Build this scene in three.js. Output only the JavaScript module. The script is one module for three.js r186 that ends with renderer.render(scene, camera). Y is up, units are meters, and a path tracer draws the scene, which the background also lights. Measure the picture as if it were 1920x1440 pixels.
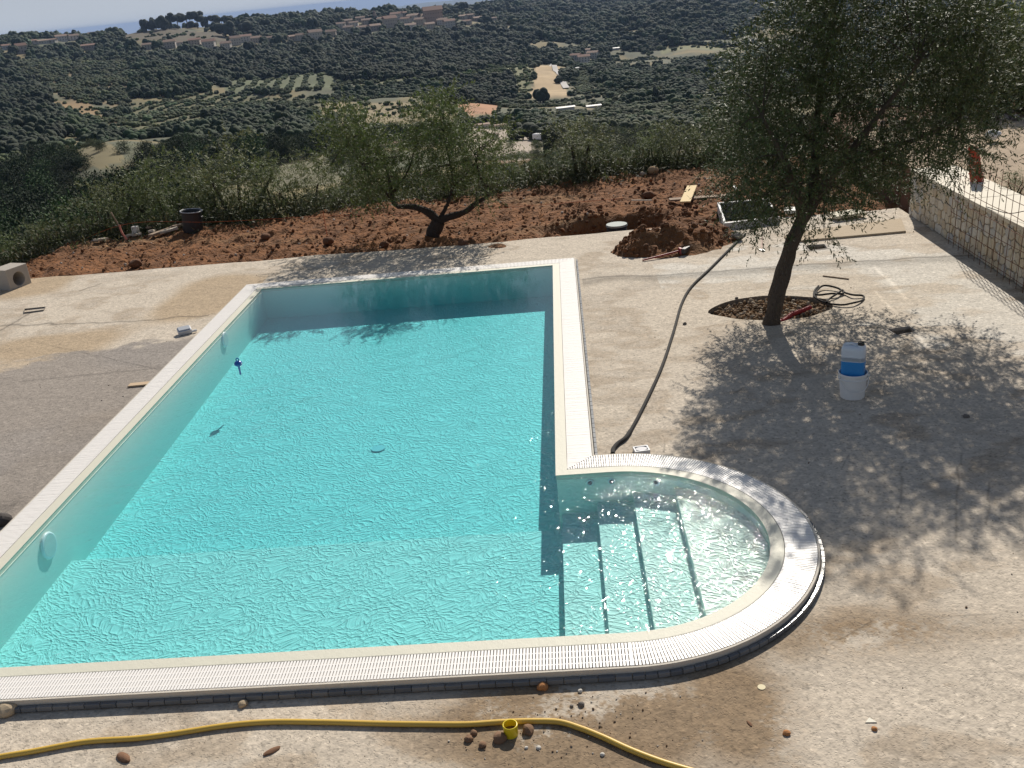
import * as THREE from 'three';
import { mergeGeometries, mergeVertices } from 'three/addons/utils/BufferGeometryUtils.js';
import { RoundedBoxGeometry } from 'three/addons/geometries/RoundedBoxGeometry.js';

// ---------------------------------------------------------------- camera, sky, sun, exposure
const scene = new THREE.Scene();
const camera = new THREE.PerspectiveCamera(42.94, 4 / 3, 0.1, 60000);
camera.rotation.order = 'YXZ';
camera.rotation.set(-0.386, 0.073, -0.101);
camera.position.set(0.165, 4.298, 5.63);
camera.updateMatrixWorld(true);
const renderer = new THREE.WebGLRenderer({ antialias: true });
renderer.toneMapping = THREE.LinearToneMapping;
renderer.toneMappingExposure = 1.14;
renderer.shadowMap.enabled = true;

const RIPPLE = 0.09, DEG = Math.PI / 180, SUN_EL = 33.8 * DEG, SUN_AZ = 12 * DEG;
const sunDir = new THREE.Vector3(Math.sin(SUN_AZ) * Math.cos(SUN_EL), Math.sin(SUN_EL), -Math.cos(SUN_AZ) * Math.cos(SUN_EL));
{ // hazy summer sky: pale along the horizon, bluer overhead, brighter air round the sun
  const W = 512, H = 256, data = new Float32Array(W * H * 4);
  for (let j = 0; j < H; j++) for (let i = 0; i < W; i++) {
    const up = ((j + 0.5) / H - 0.5) * Math.PI, ro = ((i + 0.5) / W - 0.5) * 2 * Math.PI, y = Math.sin(up), x = Math.cos(ro) * Math.cos(up), z = Math.sin(ro) * Math.cos(up);
    const c = THREE.MathUtils.clamp(x * sunDir.x + y * sunDir.y + z * sunDir.z, -1, 1), h = Math.exp(-Math.max(y, 0) * 3), au = 0.9 * Math.exp(-Math.acos(c) / 0.16) + 0.16 * Math.exp(-Math.acos(c) / 0.5), o = (j * W + i) * 4;
    data[o] = 0.06 + 0.46 * h + au; data[o + 1] = 0.10 + 0.475 * h + au * 0.97; data[o + 2] = 0.185 + 0.47 * h + au * 0.92; data[o + 3] = 1; }
  const t = new THREE.DataTexture(data, W, H, THREE.RGBAFormat, THREE.FloatType); t.mapping = THREE.EquirectangularReflectionMapping; t.magFilter = THREE.LinearFilter; t.needsUpdate = true;
  scene.background = t; scene.environment = t; scene.environmentIntensity = scene.backgroundIntensity = 0.8;
}
const sun = new THREE.DirectionalLight(new THREE.Color(1, 0.93, 0.83), 4.6);
sun.position.copy(sunDir).multiplyScalar(60); sun.target.position.set(0, 0, -6); sun.castShadow = true;
Object.assign(sun.shadow.camera, { left: -25, right: 25, top: 25, bottom: -25, near: 1, far: 150 }); sun.shadow.mapSize.set(4096, 4096);
scene.add(sun, sun.target);
scene.fog = new THREE.FogExp2(new THREE.Color(0.46, 0.64, 1.0), 0.00005);

// ---------------------------------------------------------------- helpers
function rng(seed) { let s = seed >>> 0; return () => { s = (s + 0x6d2b79f5) | 0; let t = Math.imul(s ^ (s >>> 15), 1 | s); t = (t + Math.imul(t ^ (t >>> 7), 61 | t)) ^ t; return ((t ^ (t >>> 14)) >>> 0) / 4294967296; }; }
const V = (x, y, z) => new THREE.Vector3(x, y, z);
const { clamp, lerp, smoothstep } = THREE.MathUtils;
function hash2(ix, iy) { let h = Math.imul(ix, 374761393) + Math.imul(iy, 668265263); h = Math.imul(h ^ (h >>> 13), 1274126177); return ((h ^ (h >>> 16)) >>> 0) / 4294967296; }
function vn(x, y) { const ix = Math.floor(x), iy = Math.floor(y); let fx = x - ix, fy = y - iy; fx = fx * fx * (3 - 2 * fx); fy = fy * fy * (3 - 2 * fy);
  const a = hash2(ix, iy), b = hash2(ix + 1, iy), c = hash2(ix, iy + 1), d = hash2(ix + 1, iy + 1); return a + (b - a) * fx + (c - a) * fy + (a - b - c + d) * fx * fy; }
function fbm(x, y, o = 4) { let s = 0, a = 0.5, n = 0; for (let i = 0; i < o; i++) { s += a * vn(x, y); n += a; a *= 0.5; x = x * 2.03 + 17.1; y = y * 2.03 + 9.7; } return s / n; }
function noise3(x, y, z) { return (vn(x + z * 0.7, y + z * 1.3) + vn(y + 31 + x * 0.6, z + 11) + vn(z + 57, x + 23 + y * 0.4)) / 3; }

// a sight line of the survey: where the ground, a level or a vertical plane is met in a given direction
const CM = camera.matrixWorld.elements, CP = camera.position, FL = 1831;
function sight(px, py) { const x = (px - 960) / FL, y = -(py - 720) / FL; return V(CM[0] * x + CM[4] * y - CM[8], CM[1] * x + CM[5] * y - CM[9], CM[2] * x + CM[6] * y - CM[10]).normalize(); }
function G(px, py, h = -0.09) { const d = sight(px, py), t = (h - CP.y) / d.y; return CP.clone().addScaledVector(d, t); }
function DZ(px, py, z) { const d = sight(px, py), t = (z - CP.z) / d.z; return CP.clone().addScaledVector(d, t); }
function DX(px, py, x) { const d = sight(px, py), t = (x - CP.x) / d.x; return CP.clone().addScaledVector(d, t); }

const used = {};
function nm(name) { used[name] = (used[name] ?? -1) + 1; return used[name] ? name + '_' + String(used[name]).padStart(3, '0') : name; }
function shade(o) { o.castShadow = true; o.receiveShadow = true; return o; }
function tag(o, label, category, group) { o.userData = { label, category }; if (group) o.userData.group = group; return o; }
function thing(name, label, category, pos = [0, 0, 0], turn = 0, group) { const o = new THREE.Group(); o.name = nm(name); o.position.set(...pos); o.rotation.y = turn; tag(o, label, category, group); scene.add(o); return o; }
function part(parent, name, geo, mat, label) { const m = shade(new THREE.Mesh(geo, mat)); m.name = name; if (label) m.userData.label = label; parent.add(m); return m; }
function single(name, geo, mat, label, category, group) { const m = shade(new THREE.Mesh(geo, mat)); m.name = nm(name); tag(m, label, category, group); scene.add(m); return m; }
function struct(name, geo, mat, label) { const m = shade(new THREE.Mesh(geo, mat)); m.name = nm(name); m.userData = { kind: 'structure' }; if (label) m.userData.label = label; scene.add(m); return m; }
function stuff(parent, name, geo, mat, mats, colors, label, category) {
  const m = shade(new THREE.InstancedMesh(geo, mat, mats.length)); m.name = parent === scene ? nm(name) : name;
  mats.forEach((x, i) => m.setMatrixAt(i, x)); if (colors) colors.forEach((c, i) => m.setColorAt(i, c));
  m.userData = { kind: 'stuff' }; if (label) m.userData.label = label; if (category && parent === scene) m.userData.category = category; parent.add(m); return m;
}
const lin = (r, g, b) => new THREE.Color().setRGB(r, g, b);
const std = (c, rough = 0.85, extra = {}) => new THREE.MeshStandardMaterial({ color: Array.isArray(c) ? lin(...c) : c, roughness: rough, ...extra });
const phy = (c, rough, extra = {}) => new THREE.MeshPhysicalMaterial({ color: Array.isArray(c) ? lin(...c) : c, roughness: rough, ...extra });
const box = (w, h, d, x = 0, y = 0, z = 0) => new THREE.BoxGeometry(w, h, d).translate(x, y, z);
const rbox = (w, h, d, r = 0.01, s = 2) => new RoundedBoxGeometry(w, h, d, s, r);
function mat4(p, q, s) { return new THREE.Matrix4().compose(p, q, s); }
const Q = (x, y, z) => new THREE.Quaternion().setFromEuler(new THREE.Euler(x, y, z));
function clean(g) { for (const k of Object.keys(g.attributes)) if (!['position', 'normal', 'uv'].includes(k)) g.deleteAttribute(k); return g.index ? g.toNonIndexed() : g; }
const merge = (list) => mergeGeometries(list.map(clean));

function tileTex(size, f, comps = 1, srgb = false) {
  const data = new Uint8Array(size * size * 4);
  for (let y = 0; y < size; y++) for (let x = 0; x < size; x++) { const v = f(x / size, y / size), o = (y * size + x) * 4; for (let c = 0; c < 3; c++) data[o + c] = clamp((Array.isArray(v) ? v[c] : v) * 255, 0, 255); data[o + 3] = 255; }
  const t = new THREE.DataTexture(data, size, size); t.wrapS = t.wrapT = THREE.RepeatWrapping; t.magFilter = THREE.LinearFilter; if (srgb) t.colorSpace = THREE.SRGBColorSpace; t.needsUpdate = true; return t;
}
function wrapFbm(u, v, n, o = 4) { // tileable noise: n cells across
  let s = 0, a = 0.5, t = 0; for (let i = 0; i < o; i++) { const N = n << i, x = u * N, y = v * N, ix = Math.floor(x), iy = Math.floor(y); let fx = x - ix, fy = y - iy; fx = fx * fx * (3 - 2 * fx); fy = fy * fy * (3 - 2 * fy);
    const h = (p, q) => hash2(((p % N) + N) % N + i * 131, ((q % N) + N) % N + i * 57); s += a * lerp(lerp(h(ix, iy), h(ix + 1, iy), fx), lerp(h(ix, iy + 1), h(ix + 1, iy + 1), fx), fy); t += a; a *= 0.55; } return s / t; }
const grainTex = tileTex(640, (u, v) => { const a = wrapFbm(u, v, 24, 4), b = wrapFbm(u + 0.37, v + 0.11, 96, 2); return 0.15 + 0.55 * a + 0.3 * b - (b > 0.74 ? 0.25 : 0); });
const roughTex = tileTex(512, (u, v) => wrapFbm(u, v, 14, 5));
const barkTex = tileTex(512, (u, v) => { const w = wrapFbm(u, v, 8, 4); return Math.abs(wrapFbm(u * 2 % 1, v, 10, 4) - 0.5) * 1.6 + 0.35 * w; });
function texRep(t, sx, sy = sx) { const c = t.clone(); c.repeat.set(sx, sy); c.needsUpdate = true; return c; }
function uvPlanar(g, f = (x, y, z) => [x, z]) { const p = g.attributes.position, uv = new Float32Array(p.count * 2); for (let i = 0; i < p.count; i++) { const q = f(p.getX(i), p.getY(i), p.getZ(i)); uv[i * 2] = q[0]; uv[i * 2 + 1] = q[1]; } g.setAttribute('uv', new THREE.BufferAttribute(uv, 2)); return g; }

// tapered, uneven limb along points: pts [Vector3], radii at ends
function limb(pts, r0, r1, seg = 14, sides = 8, rough = 0.12, seed = 1) {
  const curve = new THREE.CatmullRomCurve3(pts), P = [], N = [], U = [], I = []; const fr = curve.computeFrenetFrames(seg, false); const len = curve.getLength();
  for (let i = 0; i <= seg; i++) { const t = i / seg, c = curve.getPointAt(t), r = lerp(r0, r1, Math.pow(t, 0.8));
    for (let j = 0; j <= sides; j++) { const a = (j % sides) / sides * Math.PI * 2, k = 1 + rough * 2 * (noise3(c.x * 6 + Math.cos(a) * 1.4 + seed, c.y * 5, c.z * 6 + Math.sin(a) * 1.4) - 0.5) * 2;
      const n = fr.normals[i].clone().multiplyScalar(Math.cos(a)).addScaledVector(fr.binormals[i], Math.sin(a)); P.push(c.x + n.x * r * k, c.y + n.y * r * k, c.z + n.z * r * k); N.push(n.x, n.y, n.z); U.push(j / sides, t * len * 1.5); } }
  for (let i = 0; i < seg; i++) for (let j = 0; j < sides; j++) { const a = i * (sides + 1) + j, b = a + sides + 1; I.push(a, a + 1, b, b, a + 1, b + 1); }
  const g = new THREE.BufferGeometry(); g.setAttribute('position', new THREE.Float32BufferAttribute(P, 3)); g.setAttribute('normal', new THREE.Float32BufferAttribute(N, 3)); g.setAttribute('uv', new THREE.Float32BufferAttribute(U, 2)); g.setIndex(I); g.computeVertexNormals(); return g;
}
function tube(pts, r, seg = 60, sides = 8) { return new THREE.TubeGeometry(new THREE.CatmullRomCurve3(pts, false, 'centripetal'), seg, r, sides, false); }
function rock(r, seed, det = 1, flat = 0.7) { let g = new THREE.IcosahedronGeometry(r, det); g = mergeVertices(clean(g).deleteAttribute('normal').deleteAttribute('uv')); const p = g.attributes.position;
  for (let i = 0; i < p.count; i++) { const v = V().fromBufferAttribute(p, i), k = 0.65 + 0.7 * noise3(v.x / r * 1.3 + seed, v.y / r * 1.3, v.z / r * 1.3 + seed * 2); p.setXYZ(i, v.x * k, v.y * k * flat, v.z * k); }
  const f = g.toNonIndexed(); f.computeVertexNormals(); return f; }

// ---------------------------------------------------------------- pool outline: off = metres outward from the inner line of the grate
const PX0 = -5.1, PZ0 = -10.05, RJ = 2.67, RC = [0.383, -1.335];
function outline(off, n = 48) {
  const p = [[PX0 - off, PZ0 - off], [off, PZ0 - off], [off, -RJ - off]];
  for (let i = 0; i <= n; i++) { const a = -Math.PI / 2 + Math.PI * i / n; p.push([RC[0] + (1.335 + off) * Math.cos(a), RC[1] + (1.335 + off) * Math.sin(a)]); }
  p.push([PX0 - off, off]); return p;
}
const shapeOf = (pts) => new THREE.Shape(pts.map(([x, z]) => new THREE.Vector2(x, -z)));
const pathOf = (pts) => new THREE.Path(pts.map(([x, z]) => new THREE.Vector2(x, -z)));
function slab(outer, holes, top, bottom, bevel = 0) { // extruded upright slab from plan outlines
  const s = shapeOf(outer); holes.forEach((h) => s.holes.push(pathOf(h)));
  const g = new THREE.ExtrudeGeometry(s, { depth: top - bottom - bevel * 2, bevelEnabled: bevel > 0, bevelSize: bevel, bevelThickness: bevel, bevelOffset: -bevel, bevelSegments: 2, curveSegments: 12 });
  g.rotateX(-Math.PI / 2).translate(0, bottom + bevel, 0); return uvPlanar(g, (x, y, z) => [x + y * 0.7, z + y * 0.7]);
}
function sheet(outer, holes, y) { const s = shapeOf(outer); holes.forEach((h) => s.holes.push(pathOf(h))); const g = new THREE.ShapeGeometry(s); g.rotateX(-Math.PI / 2).translate(0, y, 0); return uvPlanar(g); }
function curtain(pts, top, bottom, closed = true) { // upright strip; top/bottom may be functions of (x, z)
  const P = [], I = [], n = pts.length; const f = (h, p) => (typeof h === 'function' ? h(p[0], p[1]) : h);
  for (let i = 0; i < n + (closed ? 1 : 0); i++) { const p = pts[i % n]; P.push(p[0], f(top, p), p[1], p[0], f(bottom, p), p[1]); }
  for (let i = 0; i < n - (closed ? 0 : 1); i++) { const a = i * 2; I.push(a, a + 1, a + 2, a + 2, a + 1, a + 3); }
  const g = new THREE.BufferGeometry(); g.setAttribute('position', new THREE.Float32BufferAttribute(P, 3)); g.setIndex(I); const q = g.toNonIndexed(); q.computeVertexNormals(); return uvPlanar(q, (x, y, z) => [x + z, y]);
}

// ---------------------------------------------------------------- terrain: sight slopes of the land by bearing and distance
const COLS = [0, 240, 480, 720, 960, 1200, 1440, 1920], HOR = [69, 45, 21, -3, -28, -52, -77, -125];
const DIST = [18, 40, 80, 160, 320, 500, 750, 1000, 1300, 1650, 2000, 2600, 3500];
const FALL = [ // how far below eye level the ground lies, in thousandths of the distance
  [300, 240, 195, 172, 126, 85, 58, 41, 26, 12, 5, 14, 22],
  [300, 240, 195, 168, 128, 96, 72, 50, 33, 16, 8, 18, 26],
  [300, 240, 195, 164, 130, 105, 81, 62, 43, 26, 12, 22, 30],
  [300, 240, 192, 160, 132, 108, 86, 69, 50, 30, 16, 28, 34],
  [300, 240, 195, 164, 144, 122, 100, 81, 62, 43, 30, 18, 24],
  [300, 240, 198, 172, 150, 127, 108, 91, 74, 57, 42, 25, 18],
  [300, 240, 198, 174, 150, 127, 108, 91, 76, 60, 47, 31, 22],
  [300, 240, 190, 165, 140, 120, 102, 86, 72, 58, 46, 32, 24]];
const AZ = COLS.map((c, i) => { const d = sight(c, HOR[i]); return Math.atan2(d.x, -d.z); });
function cubic(a, b, c, d, t) { return b + 0.5 * t * (c - a + t * (2 * a - 5 * b + 4 * c - d + t * (3 * (b - c) + d - a))); }
function fallAt(az, d) {
  let i = 0; az = clamp(az, AZ[0], AZ[7]); while (i < 6 && az > AZ[i + 1]) i++; let t = clamp((az - AZ[i]) / (AZ[i + 1] - AZ[i]), 0, 1); t = t * t * (3 - 2 * t);
  let k = 0; const ld = clamp(d, 18, 3500); while (k < 11 && ld > DIST[k + 1]) k++; const u = Math.log(ld / DIST[k]) / Math.log(DIST[k + 1] / DIST[k]);
  const row = (F) => cubic(F[Math.max(k - 1, 0)], F[k], F[k + 1], F[Math.min(k + 2, 12)], u);
  return lerp(row(FALL[i]), row(FALL[i + 1]), t) / 1000;
}
function landY(x, z) {
  const dx = x - CP.x, dz = z - CP.z, d = Math.max(Math.hypot(dx, dz), 18); let az = Math.atan2(dx, -dz);
  let y = CP.y - d * fallAt(az, d);
  y += (fbm(x / 90, z / 90, 4) - 0.5) * Math.min(d * 0.02, 16) + (fbm(x / 300 + 7, z / 300, 3) - 0.5) * Math.min(d * 0.012, 18);
  const m = Math.exp(-(((az + 0.43) / 0.075) ** 2) - (((d - 290) / 75) ** 2)); y += 9 * m; // wooded knoll on the left
  y += 26 * Math.exp(-(((az - 0.13) / 0.09) ** 2) - (((d - 1750) / 240) ** 2)); // dark spur on the right
  if (d > 3500) y = lerp(y, -420, smoothstep(d, 3500, 12000));
  y += 400 * smoothstep(d, 14000, 17500) * (1 - smoothstep(d, 19000, 24000)) * smoothstep(az, -0.36, -0.12) * (0.7 + 0.5 * fbm(az * 14, 3.3, 3)) * 0.66; // pale ridge far away
  if (Math.abs(az) > 1.2) y = lerp(y, -1.5, smoothstep(Math.abs(az), 1.2, 2));
  return y;
}
function T(px, py) { const d = sight(px, py); let t = 40, lo = 40; const p = V(); for (; t < 9000; t *= 1.008) { p.copy(CP).addScaledVector(d, t); if (p.y < landY(p.x, p.z)) break; lo = t; } for (let i = 0; i < 12; i++) { const m = (lo + t) / 2; p.copy(CP).addScaledVector(d, m); if (p.y < landY(p.x, p.z)) t = m; else lo = m; } p.copy(CP).addScaledVector(d, t); p.y = landY(p.x, p.z); return p; }
const ang = (list) => list.map(([x, y]) => { const d = sight(x, y); return [Math.atan2(d.x, -d.z), d.y / Math.hypot(d.x, d.z)]; });
const poly = (list) => { const q = list.map(([x, y]) => T(x, y)).map((p) => [p.x, p.z]); q.bb = [Math.min(...q.map((p) => p[0])), Math.max(...q.map((p) => p[0])), Math.min(...q.map((p) => p[1])), Math.max(...q.map((p) => p[1]))]; q.view = ang(list); q.dist = Math.min(...q.map((p) => Math.hypot(p[0] - CP.x, p[1] - CP.z))); return q; };
function inPoly(q, x, z) { if (q.bb && (x < q.bb[0] || x > q.bb[1] || z < q.bb[2] || z > q.bb[3])) return false; let c = false; for (let i = 0, j = q.length - 1; i < q.length; j = i++) { const a = q[i], b = q[j]; if ((a[1] > z) !== (b[1] > z) && x < ((b[0] - a[0]) * (z - a[1])) / (b[1] - a[1]) + a[0]) c = !c; } return c; }
// land cover, by outlines surveyed on the ground; wood: share of tree places taken; kind: 0 broadleaf, 1 olive, 2 shrub
const COVER = [
  { q: poly([[1003, 122], [1042, 120], [1060, 165], [1068, 180], [1015, 184], [985, 186], [1002, 150]]), ground: [0.40, 0.29, 0.16], wood: 0 },
  { q: poly([[856, 197], [925, 192], [938, 200], [925, 214], [880, 216]]), ground: [0.36, 0.18, 0.09], wood: 0 },
  { q: poly([[1070, 136], [1105, 133], [1112, 158], [1108, 172], [1085, 178]]), ground: [0.17, 0.18, 0.08], wood: 0, rows: 4.5, dir: 0.35, size: 2.0 },
  { q: poly([[900, 235], [985, 232], [1010, 262], [990, 300], [880, 300], [860, 255]]), ground: [0.34, 0.28, 0.22], wood: 0.06, kind: 2 },
  { q: poly([[870, 300], [1100, 285], [1110, 340], [860, 360]]), ground: [0.22, 0.12, 0.07], wood: 0, rows: 3.2, dir: 1.42, size: 1.5 },
  { q: poly([[100, 268], [150, 250], [235, 300], [190, 318], [120, 305]]), ground: [0.17, 0.14, 0.065], wood: 0.1, kind: 1 },
  { q: poly([[0, 130], [60, 155], [118, 215], [125, 275], [60, 295], [-60, 300], [-80, 130]]), ground: [0.04, 0.045, 0.02], wood: 1, kind: 0, dark: 0.6 },
  { q: poly([[-80, 330], [60, 320], [190, 335], [330, 310], [390, 370], [330, 470], [-100, 540]]), ground: [0.05, 0.05, 0.025], wood: 1, kind: 0, dark: 0.7 },
  { q: poly([[390, 225], [470, 205], [590, 220], [600, 265], [520, 300], [400, 300]]), ground: [0.06, 0.06, 0.03], wood: 0.9, kind: 0, dark: 0.8 },
  { q: poly([[500, 315], [620, 290], [640, 340], [520, 360]]), ground: [0.11, 0.1, 0.05], wood: 0.03, kind: 2 },
  { q: poly([[85, 185], [165, 190], [260, 225], [250, 240], [150, 225]]), ground: [0.24, 0.16, 0.075], wood: 0.34, kind: 2 },
  { q: poly([[240, 205], [400, 170], [610, 188], [600, 222], [470, 212], [390, 235], [270, 262], [180, 240]]), ground: [0.115, 0.11, 0.05], wood: 0, rows: 11, along: 6, dir: 0.1, size: 3.6 },
  { q: poly([[430, 150], [620, 138], [630, 172], [420, 178]]), ground: [0.09, 0.105, 0.045], wood: 0, rows: 12, along: 6, dir: -0.2, size: 3.6 },
  { q: poly([[250, 150], [370, 145], [395, 168], [330, 185], [250, 185]]), ground: [0.15, 0.12, 0.06], wood: 0.75, kind: 0, dark: 0.9 },
  { q: poly([[230, 62], [330, 55], [420, 62], [430, 78], [330, 82], [230, 80]]), ground: [0.075, 0.058, 0.03], wood: 0.4, kind: 2 },
  { q: poly([[250, 120], [430, 100], [620, 80], [960, 58], [985, 120], [900, 132], [830, 150], [640, 152], [560, 140], [440, 168], [370, 150]]), ground: [0.04, 0.05, 0.022], wood: 1, kind: 0, dark: 0.62 },
  { q: poly([[0, 108], [250, 120], [260, 172], [240, 200], [130, 190], [0, 150]]), ground: [0.16, 0.12, 0.06], wood: 0.85, kind: 1, dark: 0.9 },
  { q: poly([[830, 150], [960, 148], [965, 190], [825, 200]]), ground: [0.04, 0.05, 0.02], wood: 1, kind: 0, dark: 0.6 },
  { q: poly([[700, 150], [830, 140], [1000, 122], [1000, 150], [985, 186], [965, 150], [820, 152], [720, 165]]), ground: [0.14, 0.14, 0.06], wood: 0.6, kind: 2 },
  { q: poly([[1100, 205], [1420, 185], [1430, 265], [1130, 300], [1010, 265], [1020, 220]]), ground: [0.13, 0.10, 0.055], wood: 1, kind: 1, dark: 0.85 },
  { q: poly([[600, 195], [850, 195], [860, 222], [620, 232]]), ground: [0.24, 0.19, 0.10], wood: 0.25, kind: 2 },
  { q: poly([[1270, 128], [1420, 118], [1430, 190], [1240, 200]]), ground: [0.26, 0.18, 0.09], wood: 0.8, kind: 0, dark: 0.8 },
  { q: poly([[1240, 92], [1400, 85], [1400, 96], [1240, 102]]), ground: [0.15, 0.15, 0.06], wood: 0.12, kind: 2 },
];
function coverAt(x, z) { for (const c of COVER) if (inPoly(c.q, x, z)) return c; return null; }
{
  const azs = []; for (let a = -180; a < -38; a += 6) azs.push(a); for (let a = -38; a <= 38; a += 0.14) azs.push(a); for (let a = 40; a <= 180; a += 5) azs.push(a);
  const ds = [14]; while (ds[ds.length - 1] < 3600) ds.push(ds[ds.length - 1] * 1.017); while (ds[ds.length - 1] < 32000) ds.push(ds[ds.length - 1] * 1.06);
  const P = [], C = [], I = [], na = azs.length;
  for (const d of ds) for (const a of azs) { const x = CP.x + d * Math.sin(a * DEG), z = CP.z - d * Math.cos(a * DEG); P.push(x, landY(x, z), z);
    const inside = Math.abs(a) < 36 && d < 2700 && d > 30; const cv = inside ? coverAt(x, z) : null; const n = fbm(x / 35, z / 35, 4), n2 = fbm(x / 9 + 5, z / 9, 3);
    let g = cv ? cv.ground.slice() : [lerp(0.08, 0.18, smoothstep(n, 0.42, 0.66)), lerp(0.085, 0.14, smoothstep(n, 0.42, 0.66)), lerp(0.03, 0.07, n)];
    if (d > 2200) g = [0.05, 0.065, 0.035]; if (d > 5000) g = [0.09, 0.11, 0.09];
    const k = 0.7 + 0.6 * n2; C.push(g[0] * k, g[1] * k, g[2] * k); }
  for (let j = 0; j < ds.length - 1; j++) for (let i = 0; i < na - 1; i++) { const a = j * na + i, b = a + na; I.push(a, a + 1, b, b, a + 1, b + 1); }
  const g = new THREE.BufferGeometry(); g.setAttribute('position', new THREE.Float32BufferAttribute(P, 3)); g.setAttribute('color', new THREE.Float32BufferAttribute(C, 3)); g.setIndex(I); g.computeVertexNormals();
  struct('hills', g, std(0xffffff, 0.95, { vertexColors: true }));
}
// ---------------------------------------------------------------- deck
const H0 = -0.09;
const TREE = G(1442, 606), PIT_TREE = [];
{ const c = V(2.86, 0, -7.2); for (let i = 0; i < 40; i++) { const a = i / 40 * Math.PI * 2, r = 1 + 0.16 * (vn(Math.cos(a) * 2 + 4, Math.sin(a) * 2 + 3) - 0.5); PIT_TREE.push([c.x + 0.8 * r * Math.cos(a), c.z + 0.52 * r * Math.sin(a)]); } }
function quad(list) { return list.map(([x, y]) => { const p = G(x, y); return [p.x, p.z]; }); }
const HATCH_A = quad([[1664, 618], [1706, 612], [1718, 622], [1682, 629]]), HATCH_B = quad([[1511, 461], [1546, 458], [1552, 466], [1518, 470]]);
const farEdge = []; for (let x = 6.2; x >= -15; x -= 0.4) farEdge.push([x, -12.25 + 0.14 * (fbm(x * 0.9, 3, 3) - 0.5) * 2 + (x < -3 ? 0.01 * (x + 3) : 0)]);
const deckOuter = [[-15, 6], [6.2, 6], ...farEdge];
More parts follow.
